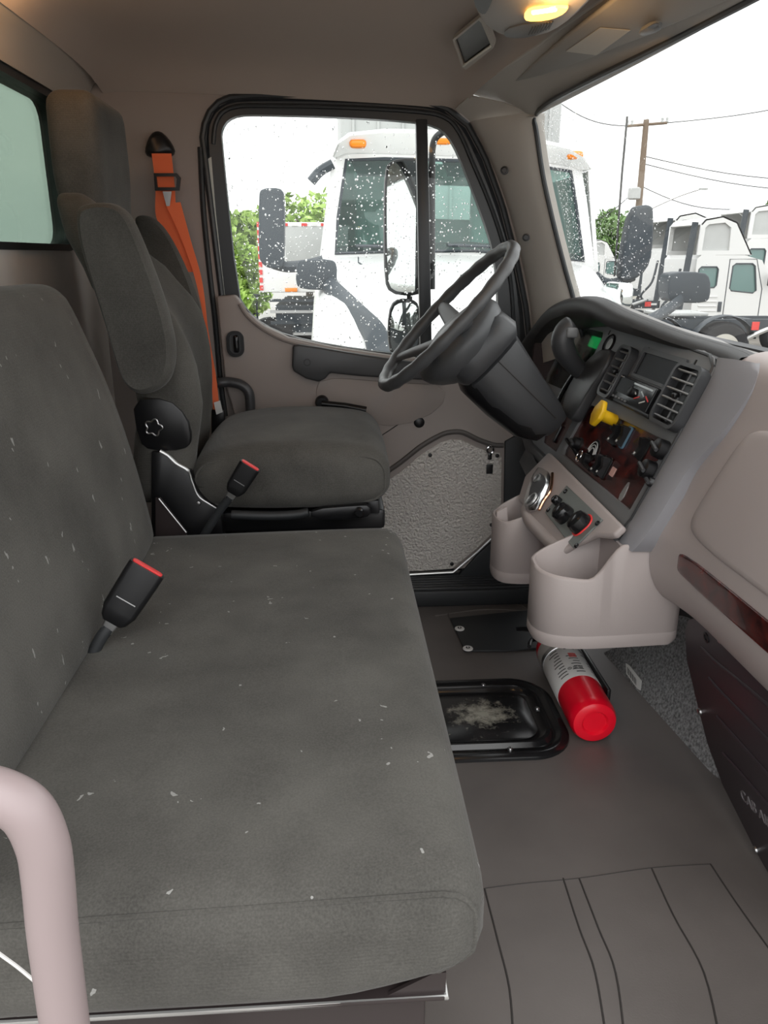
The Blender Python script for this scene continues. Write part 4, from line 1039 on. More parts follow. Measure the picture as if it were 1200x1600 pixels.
cupbin([(.52, 1.742), (.43, 1.745), (.398, 1.765), (.388, 1.81), (.395, 1.86), (.425, 1.895), (.52, 1.90)], zt2, lambda x, y: .270, .009, 'far_bin', 'cup bin beside the driver')
obj('bin_clip', prism(L([(776, 800), (793, 792), (795, 842), (782, 846), (776, 838)], y=1.80), (0, .012, 0), b=.003), M['greige'], cn)
# sloping plate between the bins
eC = Vector((.64, 0, .768)); nC = Vector((-.768, 0, .64)); OC = Vector((.478, 0, .484))
def CP(y, v, n=0): return OC + Vector((0, y, 0)) + eC * v + nC * n
def cface(pts, n0, n1, b=0, seg=2): return prism([CP(y, v, n0) for y, v in pts], nC * (n1 - n0), b=b, seg=seg)
def cpp(px, py, n=0):
    p = UPL(px, py, OC + nC * n, nC); return (p.y, (p - OC).dot(eC))
obj('sloping_face', cface([(1.362, .075), (1.36, .10), (1.92, .11), (1.93, .02), (1.86, -.03), (1.50, -.035), (1.475, -.025), (1.462, .0), (1.42, .05), (1.38, .065)], -.018, -.002, b=.006, seg=3), M['greige'], cn)
obj('rear_rail', tube(catmull([CP(1.51, -.028, -.014), CP(1.60, -.035, -.008), CP(1.72, -.04, -.010), CP(1.80, -.03, -.016)], 5), .016, 12), M['greige'], cn)
obj('inner_back', box((.53, 1.63, .40), (.012, .26, .16)), M['greige'], cn)
pts = [cpp(886, 759), cpp(942, 812), cpp(896, 857), cpp(852, 801)]
hv = obj('switch_plate', cface(pts, -.002, .002, b=.001, seg=1), mat('grey_switch_plate', (.16, .175, .165), .4), cn, label='grey plate with three black knobs')
def cknob(px, py, r, h, m='black', red=False):
    y, v = cpp(px, py, .003)
    k = obj('plate_knob', lathe([(r, 0), (r, .006), (r * .95, .01), (r * .9, h), (r * .7, h + .004), (.001, h + .004)], CP(y, v, .001), nC, 24), M[m], hv)
    k.parent = hv
    return k
def cwedge(px, py, w, l, h, rot, red=False):
    y, v = cpp(px, py, .004); bm = NB(); base = frr(y, v, w, l, min(w, l) * .45, 5, rot); c0 = (y, v)
    rows = [[CP(c0[0] + (a - c0[0]) * s, c0[1] + (b - c0[1]) * s, n) for a, b in base] for s, n in ((1, .001), (1.0, h * .5), (.9, h * .85), (.6, h))]
    k = obj('toggle_cover', loft(rows, closed_u=True, cap=True), M['gloss'], hv)
    if red: obj('red_line', tube([CP(a, b, .003) for a, b in frr(y, v, w + .003, l + .003, min(w, l) * .45, 5, rot)], .002, 6, closed=True), M['redbtn'], hv, label='red rim')
cwedge(884, 806, .040, .044, .032, .2); cwedge(909, 820, .040, .048, .030, .2, True)
cwedge(872, 784, .022, .022, .020, 0)
for px, py in ((884, 768), (857, 797), (934, 818), (901, 853)):
    y, v = cpp(px, py, .002); obj('plate_screw', lathe([(.006, 0), (.0055, .003), (.001, .004)], CP(y, v, .0018), nC, 12), M['gloss'], hv)
# outlet panel with copper film
pts = [cpp(845, 730), cpp(864, 742), cpp(860, 765), cpp(842, 798), cpp(826, 801), cpp(819, 789), cpp(828, 758), cpp(838, 737)]
ol = obj('outlet_panel', cface(sm(pts, 1), -.002, .006, b=.002), M['chrome'], cn, label='shiny outlet panel with a copper edge')
cx_, cv_ = cpp(841, 758, .006); obj('outlet_face', cface([(cx_ + (a - cx_) * .72, cv_ + (b - cv_) * .72) for a, b in sm([cpp(*p) for p in ((845, 733), (861, 744), (857, 764), (842, 786), (828, 790), (824, 786), (830, 760))], 1)], .006, .009), M['dark'], ol)
for px, py, rr_ in ((831, 781, .019), (840, 748, .012)):
    y, v = cpp(px, py, .008)
    obj('outlet_ring', lathe([(rr_, 0), (rr_ * 1.02, .004), (rr_ * .84, .005), (rr_ * .82, .001), (.001, .001)], CP(y, v, .008), nC, 24), M['silver'], ol)
    obj('outlet_cap', lathe([(rr_ * .8, 0), (.001, .001)], CP(y, v, .0105), nC, 20), M['dark'], ol)
obj('copper_edge', tube(catmull([CP(*cpp(*p), .006) for p in ((866, 742), (863, 768), (852, 785), (845, 799))], 5), .004, 8), mat('copper_film', (.75, .42, .28), .2, metal=1), ol)

# ---------------------------------------------------------------- carpeted firewall pad and black access panel
kpn = Vector((-.978, 0, -.20)).normalized(); kpo = Vector((.755, 0, .0))
ins = thing('insulation_pad', 'grey felt insulation pad on the firewall with a small barcode label', 'insulation pad', (.8, 1.5, .1))
ipo, ipn = Vector((.764, 1.55, 0)), Vector((-.93, -.098, .36)).normalized()
def IP(px, py, o=0): return UPL(px, py, ipo + ipn * o, ipn)
obj('felt', prism([IP(a, b) for a, b in ((940, 1020), (960, 1045), (990, 1085), (1030, 1130), (1075, 1180), (1100, 1203), (1130, 1222), (1150, 1235), (1160, 1000), (1060, 960))], -ipn * .03, b=.006), M['carpet'], ins)
bl = obj('barcode_label', prism([IP(a, b, .001) for a, b in ((978, 1036), (984, 1040), (1003, 1064), (1001, 1079), (996, 1076), (979, 1053))], ipn * .001), M['white'], ins, label='white barcode label')
for k in range(9):
    a = .12 + k * .075; p = IP(978 + a * 22, 1036 + a * 30 + 3, .0022); q = IP(978 + a * 22, 1036 + a * 30 + 13, .0022)
    obj('bar', tube([p, q], .0006 + .0004 * (k % 2), 4), M['print'], bl)
pn_o, pn_n = Vector((.655, 1.2, .42)), Vector((-.967, 0, -.21)).normalized()
def KQ(px, py, o=0): return UPL(px, py, pn_o + pn_n * o, pn_n)
kx = thing('service_cover', 'dark plum-grey ribbed access panel below the passenger dashboard', 'access panel', (.7, 1.1, .2))
OUTK = [(1069, 985), (1075, 968), (1090, 965), (1110, 975), (1205, 1052), (1330, 1150), (1330, 1560), (1215, 1392), (1180, 1330), (1128, 1226), (1104, 1160), (1085, 1085), (1072, 1030)]
obj('panel_sheet', prism([KQ(a, b) for a, b in OUTK], -pn_n * .008, b=.003), M['kickpanel'], kx)
def grv(pts): obj('ridge', tube(catmull([KQ(a, b, .0005) for a, b in pts], 4), .0045, 8, flat=(1, .5, pn_n)), M['kickpanel'], kx)
grv([(1096, 1012), (1118, 1034), (1150, 1060), (1200, 1102), (1300, 1190)]); grv([(1108, 1060), (1130, 1085), (1200, 1156), (1300, 1255)])
grv([(1120, 1120), (1145, 1148), (1200, 1210), (1300, 1320)]); grv([(1130, 1178), (1150, 1200), (1200, 1258), (1300, 1375)])
for i, (a, b) in enumerate(((1104, 996), (1126, 999), (1094, 1112), (1181, 1328))):
    p = KQ(a, b, 0)
    if i == 0: obj('bolt_hole', lathe([(.010, 0), (.010, .002), (.006, .002), (.006, 0), (.001, 0)], p, pn_n, 16), M['black'], kx)
    else: obj('bolt', lathe([(.0075, 0), (.007, .003), (.004, .005), (.001, .005)], p, pn_n, 12), M['bolt'], kx)
p = KQ(1178, 1262, .0008); q = KQ(1206, 1292, .0008)
text('embossed_letters', 'CAB AIR', .029, frame(p + (q - p) * .1, (q - p), pn_n.cross(q - p)), mat('worn_lettering', (.16, .145, .15), .4), kx, .0010)

# ================================================================ OVERHEAD
oc = thing('overhead_console', 'grey overhead console with a lit amber dome lamp at the front of the ceiling', 'overhead console', (.41, 1.7, 1.46))
ocp, ocn = Vector((.405, 1.75, 1.455)), Vector((-.30, 0, -.954)).normalized()
def OP(px, py, o=0): return UPL(px, py, ocp + ocn * o, ocn)
OC_ = [(737, -60), (737, -5), (745, 22), (760, 42), (782, 55), (815, 59), (850, 55), (880, 40), (915, 10), (960, -40), (1000, -90)]
o1 = sm([OP(a, b, .012) for a, b in OC_], 1)
oc_c = sum(o1, Vector()) / len(o1)
obj('console_body', loft([[p - ocn * .045 for p in [oc_c + (q - oc_c) * 1.05 for q in o1]], [p - ocn * .006 for p in o1], [oc_c + (q - oc_c) * .97 for q in o1], [oc_c + (q - oc_c) * .9 + ocn * .004 for q in o1]], closed_u=True, cap=True), mat('light_grey_plastic', (.42, .40, .38), .5), oc)
lm = [OP(a, b, .017) for a, b in ((819, 20), (826, 11), (850, 7), (888, 6), (889, 11), (878, 20), (855, 28), (824, 29))]
lens = obj('lamp_lens', prism(sm(lm, 1), ocn * .006, b=.002), M['lamp'], oc, label='lit amber lamp lens')
obj('bulb', tube([OP(833, 19, .0235), OP(868, 14, .0235)], .004, 8), M['lampcore'], lens)
obj('map_lamp', prism(sm([OP(a, b, .015) for a, b in ((786, 50), (800, 38), (866, 29), (858, 42), (830, 56), (795, 57))], 1), ocn * .004, b=.001), M['bezel'], oc)
for k in range(8):
    obj('speaker_slot', tube([OP(826 + k * 4.5, 54 - k * 1.2, .0195), OP(832 + k * 4.5, 42 - k * 1.2, .0195)], .0012, 6), M['black'], oc)
obj('side_socket', prism(sm([OP(a, b, .017) for a, b in ((740, -8), (772, -8), (765, 10), (757, 22), (745, 12))], 1), ocn * .003), M['dark'], oc)
pl_ = bpy.data.lights.new('dome_lamp_light', 'POINT'); pl_.energy = .45; pl_.color = (1, .55, .2); pl_.shadow_soft_size = .02
po_ = bpy.data.objects.new('dome_lamp_light', pl_); COL.objects.link(po_); po_.location = OP(855, 16, .045)
# second dome lamp at the rear of the ceiling, just outside the picture
rd_ = thing('rear_dome_lamp', 'rear ceiling dome lamp', 'lamp', (-.50, 1.56, 1.55))
obj('lamp_body', rbox((-.50, 1.56, 1.535), (.08, .12, .03), .012, 5), M['taupe_lt'], rd_)
obj('lamp_lens', rbox((-.50, 1.56, 1.516), (.05, .08, .012), .005, 4), M['lamp'], rd_)
p2 = bpy.data.lights.new('rear_dome_light', 'POINT'); p2.energy = .35; p2.color = (1, .55, .25); p2.shadow_soft_size = .03
o2 = bpy.data.objects.new('rear_dome_light', p2); COL.objects.link(o2); o2.location = (-.50, 1.66, 1.50)
# vent box
vb = thing('ceiling_bin', 'dark recessed ceiling bin with a pale rim beside the overhead console', 'storage bin', (.33, 1.95, 1.49))
vo, vn = U(740, 70, z=1.488), Vector((-.45, -.1, -.885)).normalized()
def VP(px, py, o=0): return UPL(px, py, vo + vn * o, vn)
vO = [VP(a, b) for a, b in ((707, 62), (750, 27), (757, 32), (771, 69), (770, 76), (728, 109), (722, 106))]
vI = [VP(a, b) for a, b in ((711, 63), (748, 32), (752, 36), (766, 69), (765, 73), (728, 103), (724, 100))]
obj('bin_rim', holed(vO, [vI], -vn * .012), M['taupe_lt'], vb)
obj('bin_door', prism([VP(a, b, -.004) for a, b in ((709, 62), (750, 29), (769, 70), (727, 107))], -vn * .008), M['black'], vb)
obj('bin_lip', tube([VP(724, 103, .001), VP(767, 72, .001)], .003, 6), M['cream'], vb)
# sun visor on the header
sv = thing('sun_visor', 'folded grey sun visor along the windshield top with a pale warning label', 'sun visor', (.5, 1.4, 1.42))
svo = Vector((.50, 1.5, 1.422)); svn = Vector((-.33, 0, -.944)).normalized()
def VS(px, py, o=0): return UPL(px, py, svo + svn * o, svn)
VV = [(800, 130), (850, 118), (905, 98), (1010, 58), (1090, 24), (1210, -30), (1300, -70), (1250, -100), (1100, -60), (960, 0), (880, 62)]
obj('visor_board', prism([VS(a, b) for a, b in VV], -svn * .012, b=.005, seg=3), mat('visor_vinyl', (.30, .29, .27), .6, bump=(500, .15)), sv)
obj('warning_label', prism([VS(a, b, .0008) for a, b in ((884, 80), (938, 43), (985, 47), (932, 86))], svn * .0006), mat('pale_label', (.50, .49, .45), .6), sv, label='pale warning label')
clp = obj('visor_clip', prism(sm([VS(a, b, .004) for a, b in ((998, 44), (1020, 31), (1036, 33), (1034, 42), (1008, 50))], 1), svn * .008, b=.002), M['bezel'], sv)
obj('clip_hole', prism(sm([VS(a, b, .0125) for a, b in ((1010, 43), (1024, 35), (1031, 37), (1020, 44))], 1), svn * .001), M['dark'], clp)

# ================================================================ OUTSIDE
GZ = -1.05
obj_g = obj('ground', box((10, 40, GZ - .1), (160, 140, .2)), M['asphalt']); obj_g['kind'] = 'structure'

# --- this truck's own mirrors outside the driver window
def slab(pts, y, d, b=.004): return prism(sm(L(pts, y=y), 1), (0, d, 0), b=b)
om = thing('wing_mirror', "this truck's tall black-framed mirror just outside the driver window", 'mirror', (.25, 2.75, 1.1))
obj('mirror_housing', slab([(602, 262), (612, 250), (640, 246), (668, 252), (672, 300), (672, 440), (662, 458), (640, 463), (610, 459), (602, 440), (600, 350)], 2.75, .06), M['rubber'], om)
gl_ = L([(605, 266), (614, 254), (640, 250), (662, 255), (667, 300), (667, 438), (658, 453), (640, 458), (613, 454), (606, 438), (604, 350)], y=2.744)
gl_ = [p + Vector((0, (p.x - .22) * .10, 0)) for p in sm(gl_, 1)]
obj('mirror_glass', prism(gl_, (0, .003, 0)), M['mirror'], om)
obj('mirror_arm', tube(catmull([U(745, 235, y=2.40), U(728, 222, y=2.55)] + L([(702, 205), (684, 212), (676, 230), (675, 270), (675, 350), (675, 452)], y=2.77) , 5), .011, 10), M['rubber'], om)
sp = [(608, 545), (606, 510), (611, 476), (625, 467), (645, 468), (655, 475), (658, 510), (655, 548), (640, 560), (615, 560)]
cm = obj('spot_mirror', slab(sp, 2.74, .05), M['rubber'], om, label='small convex mirror below the tall one')
sc0 = L(sp, y=2.735); c_ = sum(sc0, Vector()) / len(sc0); sp2 = sm([c_ + (p - c_) * .88 for p in sc0], 1)
obj('mirror_glass', loft([[c_ + (p - c_) * k + Vector((0, -.006 * (1 - k * k), 0)) for p in sp2] for k in (1, .75, .5, .25, .02)], closed_u=True), M['mirror'], cm)
obj('mirror_bracket', tube(L([(640, 460), (640, 475)], y=2.77), .01, 8), M['rubber'], cm)

# --- the white truck parked beside, facing us
nt_ = thing('parked_truck', 'white day-cab truck parked alongside with its green-tinted windshield facing us', 'truck', (1.0, 6.0, GZ))
TR = mat('parked_truck_white', (.86, .86, .85), .25, coat=.3)
bm = NB()
roof = [[(519, 243), (526, 222), (545, 207), (600, 201), (720, 203), (840, 216), (895, 229), (918, 243), (926, 263)],
        [(523, 243), (530, 225), (548, 212), (600, 207), (720, 209), (838, 221), (890, 233), (912, 246), (921, 262)],
        [(530, 244), (540, 240), (560, 239), (610, 240), (720, 244), (830, 251), (880, 258), (895, 261), (904, 265)]]
rf = L(roof[0], y=6.35)
rows = [[p + Vector((0, 1.25, 0)) for p in rf], rf, L(roof[1], y=6.0), L(roof[1], y=5.92)]
rows.append([p + Vector((0, .02, 0)) for p in L([(a, b + (6 if 2 < i < 7 else 3)) for i, (a, b) in enumerate(roof[1])], y=5.92)]); rows.append(L(roof[2], y=6.05))
obj('roof', loft(rows, thick=.02), TR, nt_)
WS = [(533, 243), (600, 243), (720, 247), (830, 254), (898, 263), (908, 320), (921, 418), (850, 408), (740, 398), (620, 399), (513, 402), (518, 340)]
ws_in = L([(541, 250), (600, 248), (720, 251), (830, 258), (892, 268), (900, 320), (912, 408), (850, 401), (740, 392), (620, 393), (524, 396), (528, 340)], y=6.06)
ws_out = L([(520, 240), (600, 240), (720, 243), (830, 250), (908, 260), (918, 320), (930, 425), (850, 414), (740, 404), (620, 404), (500, 408), (507, 340)], y=6.06)
obj('windshield_frame', holed(ws_out, [ws_in], (0, .05, 0)), TR, nt_)
obj('rubber_trim', tube(ws_in, .012, 6, closed=True), M['trk_black'], nt_)
M['tglass'] = glassm('tinted_truck_glass', (.66, .84, .80), 1.6)
obj('windshield', prism(ws_in, (0, .012, 0)), M['tglass'], nt_)
obj('centre_post', prism(L([(671, 246), (679, 246), (677, 400), (669, 400)], y=6.04), (0, .05, 0)), M['trk_black'], nt_)
# cab shell and inside
sideL = [U(507, 250, y=6.1), U(500, 405, y=6.1)]
bm = NB()
bm = loft([L([(519, 246), (497, 420), (497, 520)], y=6.08), [p + Vector((.0, 1.5, 0)) for p in L([(519, 246), (497, 420), (497, 520)], y=6.08)]], thick=.03)
bm = loft([L([(925, 266), (935, 420), (940, 520)], y=6.08), [p + Vector((-.01, 1.5, 0)) for p in L([(925, 266), (935, 420), (940, 520)], y=6.08)]], thick=.03, bm=bm)
obj('cab_side', bm, TR, nt_)
bk = L([(519, 250), (842, 262), (842, 470), (515, 470)], y=7.5); bki = L([(575, 285), (770, 292), (770, 345), (575, 338)], y=7.5)
obj('cab_back', holed(bk, [bki], (0, .04, 0)), M['trk_in'], nt_)
obj('cab_floor', box((1.0, 6.85, .55), (1.8, 1.4, .05)), M['trk_in'], nt_)
obj('inner_dash', prism(L([(520, 386), (600, 380), (740, 378), (850, 388), (915, 400), (915, 430), (515, 420)], y=6.14), (0, .35, 0), b=.03), M['trk_black'], nt_)
obj('inner_visor', prism(L([(545, 246), (650, 246), (645, 275), (560, 275)], y=6.2), (0, .03, 0)), M['trk_black'], nt_)
obj('inner_visor', prism(L([(690, 248), (830, 256), (825, 285), (700, 275)], y=6.2), (0, .03, 0)), M['trk_black'], nt_)
for a, b in ((560, 335), (740, 340)):
    p = U(a + 40, b, y=6.9); obj('inner_seat', rbox(p, (.5, .14, .7), .06, 6), M['trk_in'], nt_)
# bonnet
SEC = [(5.98, [(497, 520), (498, 440), (501, 407), (560, 401), (715, 398), (860, 408), (923, 419), (934, 450), (936, 520)]),
       (5.2, [(488, 560), (490, 500), (496, 452), (545, 425), (705, 417), (850, 424), (938, 442), (960, 490), (965, 560)]),
       (4.6, [(484, 600), (487, 530), (500, 485), (560, 455), (705, 446), (870, 448), (955, 472), (978, 510), (985, 600)]),
       (4.2, [(484, 680), (492, 590), (510, 540), (570, 510), (705, 498), (870, 500), (955, 520), (985, 560), (995, 660)]),
       (4.05, [(500, 760), (510, 680), (540, 600), (590, 570), (705, 560), (860, 562), (940, 580), (970, 640), (985, 740)])]
rows = [L(p, y=y) for y, p in SEC]
rows = [catmull(r, 4) for r in rows]; rows = [list(r) for r in zip(*[catmull(list(c_), 4) for c_ in zip(*rows)])]
obj('bonnet', loft(rows, thick=.02), TR, nt_)
obj('bonnet_seam', tube(L([(560, 401), (560, 410), (590, 430)], y=5.5), .006, 6), M['trk_black'], nt_)
obj('grille', box((1.0, 4.03, .0), (1.3, .06, .9), b=.03), M['trk_black'], nt_)
obj('lower_body', box((1.0, 5.2, -.15), (1.75, 2.0, 1.0), b=.1), TR, nt_)
for xx in (.12, 1.88): obj('front_wheel', lathe([(.1, 0), (.3, .02), (.47, .02), (.5, .06), (.5, .24), (.47, .28), (.1, .28)], (xx - .14, 4.9, GZ + .5), (1, 0, 0), 32), M['tyre'], nt_)
obj('headlight', rbox(U(965, 462, y=4.75), (.10, .3, .16), .04, 5), M['mirror'], nt_)
for a, b in ((559, 225), (692, 220), (826, 232), (897, 243)):
    obj('marker_light', rbox(U(a, b, y=5.99), (.12, .10, .055), .025, 6), M['amber'], nt_, label='amber roof marker light')
for px in ([(556, 384), (630, 386), (600, 380)], [(700, 383), (790, 386), (760, 380)]):
    obj('wiper', tube(L(px[:2], y=6.02), .012, 6), M['trk_black'], nt_)
obj('side_grab', tube(catmull(L([(486, 284), (500, 268), (520, 256)], y=6.0), 4), .035, 8), M['trk_black'], nt_)
def shell(pts, y, d, nm, r=.03): return obj(nm, prism(sm(L(pts, y=y), 1), (0, d, 0), b=r, seg=3), M['trk_black'], nt_)
shell([(404, 305), (408, 294), (438, 293), (444, 303), (444, 405), (440, 420), (420, 420), (407, 410), (404, 395)], 5.9, .16, 'door_mirror')
obj('door_mirror_arm', tube(catmull(L([(428, 412), (450, 417), (480, 414), (505, 408)], y=6.0), 4), .04, 8), M['trk_black'], nt_)
shell([(991, 322), (1018, 319), (1023, 328), (1021, 395), (1012, 422), (992, 438), (972, 441), (975, 400)], 5.9, .16, 'door_mirror')
obj('door_mirror_arm', tube(catmull(L([(990, 432), (965, 441), (945, 441), (930, 430)], y=6.0), 4), .035, 8), M['trk_black'], nt_)
shell([(463, 412), (470, 405), (518, 405), (527, 413), (526, 445), (518, 454), (470, 452), (462, 444)], 4.9, .16, 'hood_mirror', .025)
obj('hood_mirror_arm', tube(catmull([U(a, b, y=c_) for a, b, c_ in ((512, 444, 4.9), (535, 467, 4.6), (562, 495, 4.3), (586, 522, 4.08), (596, 560, 3.95))], 5), [.05 + .018 * k / 20 for k in range(21)], 10, flat=(1, .5, (0, 1, 0))), M['trk_black'], nt_)
shell([(1044, 434), (1052, 425), (1100, 425), (1111, 434), (1111, 464), (1103, 474), (1052, 473), (1044, 466)], 4.9, .16, 'hood_mirror', .025)
obj('hood_mirror_arm', tube(catmull([U(a, b, y=c_) for a, b, c_ in ((1064, 468, 4.9), (1040, 486, 4.7), (1015, 500, 4.5), (985, 510, 4.3))], 5), [.035] * 16, 10, flat=(1, .5, (0, 1, 0))), M['trk_black'], nt_)
obj('whip_antenna', tube(L([(980, 182), (972, 270), (960, 432)], y=6.0), .008, 6), M['wire'], nt_)

bb = thing('box_truck_body', 'tall pale grey box body rising behind the white truck', 'truck body', (1.3, 9, GZ))
bxl = U(535, 300, y=8.6).x; bxr = U(870, 300, y=8.6).x
obj('box_wall', box(((bxl + bxr) / 2, 11.1, 1.6), (bxr - bxl, 5.0, 4.0), b=.03), M['boxw'], bb)
for k in range(9): obj('corrugation', box((bxl + .12 + k * (bxr - bxl - .24) / 8, 8.59, 1.7), (.03, .03, 3.7), b=.008), M['boxw'], bb)
obj('chassis', box(((bxl + bxr) / 2, 11.1, -.7), (1.0, 5, .5)), M['trk_black'], bb)

# --- trailer seen through the left of the window
tl = thing('parked_trailer', 'white trailer with red and white tape along its edges, left of the white truck', 'trailer', (-1, 15, GZ))
a = U(401, 347, y=14.5); b = U(508, 458, y=14.5)
x0, x1, zt_, zb_ = a.x, U(560, 400, y=14.5).x, a.z, U(401, 457, y=14.5).z
obj('trailer_box', box(((x0 + x1) / 2, 17, (zt_ + zb_) / 2), (x1 - x0, 5, zt_ - zb_), b=.03), TR, tl)
n_ = 0
for k in range(9):
    z = zb_ + .08 + k * (zt_ - zb_ - .12) / 8; obj('reflective_tape', box((x0 + .03, 14.49, z), (.06, .02, .085)), M['redtape'], tl)
for k in range(11):
    x = x0 + .15 + k * .17; obj('reflective_tape', box((x, 14.49, zt_ - .04), (.10, .02, .05)), M['redtape'] if k % 2 == 0 else M['white'], tl)
obj('door_recess', prism(L([(446, 353), (508, 353), (508, 415), (446, 412)], y=14.49), (0, .02, 0), b=.01), M['boxw'], tl)
obj('marker_light', box(U(455, 453, y=14.46), (.22, .04, .07), b=.01), M['amber'], tl)
obj('under_frame', box(((x0 + x1) / 2, 16.5, (zb_ + GZ) / 2 + .25), (x1 - x0 - .5, 3.6, .5)), M['trk_black'], tl)
for px in (420, 488):
    p = U(px, 495, y=14.9); obj('wheel', lathe([(.12, 0), (.30, .03), (.48, .03), (.5, .08), (.5, .3), (.47, .34), (.1, .34)], (p.x, 14.9, GZ + .5), (0, 1, 0), 24), M['tyre'], tl)
    for k in range(3): pass
for k in range(4): obj('cross_member', box(((x0 + x1) / 2, 14.7, zb_ - .15 - .2 * k), (x1 - x0 - .3, .06, .05)), M['bolt'] if k % 2 else M['trk_black'], tl)
obj('mud_flap', box((x0 + .3, 14.6, GZ + .55), (.5, .03, .7)), M['tyre'], tl)

# --- trees
def tree(name, label, px, y, top_py, w, mleaf, seed, n=5200, leaf=.12, grp=None, gx=1.0):
    rnd = random.Random(seed); base = U(px, 440, y=y); topz = U(px, top_py, y=y).z; x = base.x
    t = thing(name, label, 'tree', (x, y, GZ), grp)
    h = topz - GZ
    bm = tube(catmull([Vector((x, y, GZ)), Vector((x + .1, y, GZ + h * .3)), Vector((x - .05, y, GZ + h * .6))], 4), [.05 * h * (1 - k / 10) * .6 + .02 for k in range(9)], 8)
    for k in range(7):
        a = 2 * pi * k / 7; z = GZ + h * (.25 + .07 * k); bm = tube([Vector((x, y, z)), Vector((x + w * .3 * cos(a), y + w * .3 * sin(a), z + h * .08))], .008 * h, 6, bm=bm)
    obj('trunk', bm, M['bark'], t)
    blobs = []
    for k in range(16):
        a = rnd.uniform(0, 2 * pi); r = rnd.uniform(0, w * .36); z = GZ + h * rnd.uniform(.22, .84)
        blobs.append((Vector((x + r * cos(a), y + r * sin(a), z)), rnd.uniform(.14, .24) * w))
    vs, fs = [], []
    for i in range(n):
        c_, r = blobs[i % 16]; d = Vector((rnd.gauss(0, 1), rnd.gauss(0, 1), rnd.gauss(0, 1))).normalized() * r * rnd.uniform(.55, 1.08)
        p = c_ + Vector((d.x, d.y, d.z * 1.1)); p.z = min(p.z, topz)
        u_ = Vector((rnd.gauss(0, 1), rnd.gauss(0, 1), rnd.gauss(0, 1))).normalized(); v_ = u_.cross(Vector((rnd.gauss(0, 1), rnd.gauss(0, 1), rnd.gauss(0, 1)))).normalized()
        s = leaf * rnd.uniform(.6, 1.3); j = len(vs)
        vs += [p - u_ * s, p + v_ * s * .5, p + u_ * s, p - v_ * s * .5]; fs.append((j, j + 1, j + 2, j + 3))
    me = bpy.data.meshes.new('crown'); me.from_pydata([tuple(v) for v in vs], [], fs); me.materials.append(mleaf)
    o = bpy.data.objects.new('crown', me); COL.objects.link(o); o.parent = t; o.location = -t.location; o['kind'] = 'stuff'
tree('leafy_tree', 'bright green leafy tree at the left edge of the door window', 360, 22, 312, 2.2, M['leaf'], 1, leaf=.13)
tree('leafy_tree', 'bright green tree behind the trailer, between the two left mirrors', 480, 29, 272, 3.8, M['leaf'], 2, leaf=.15)
tree('leafy_tree', 'low green bush left of the trailer', 374, 17.6, 352, 1.0, M['leaf'], 5, 4500, leaf=.12)
tree('leafy_tree', 'far green tree left of the utility pole', 945, 62, 328, 4.6, M['leaf2'], 3, leaf=.3)
tree('leafy_tree', 'far green tree directly behind the utility pole', 985, 66, 336, 5.0, M['leaf2'], 6, leaf=.3)
tree('leafy_tree', 'far dark green tree at the right edge above the white cabs', 1205, 55, 305, 4.0, M['leaf2'], 4, leaf=.3)
fc = thing('far_fence', 'low dark wire fence beyond the trees on the left', 'fence', (-3, 18, GZ))
for k in range(8): obj('post', tube([Vector((-4.2 + k * .36, 17.5, GZ)), Vector((-4.2 + k * .36, 17.5, GZ + 1.3))], .025, 6), M['trk_black'], fc)
for z in (.5, .9, 1.3): obj('rail', tube([Vector((-4.3, 17.5, GZ + z)), Vector((-1.62, 17.5, GZ + z))], .015, 6), M['trk_black'], fc)

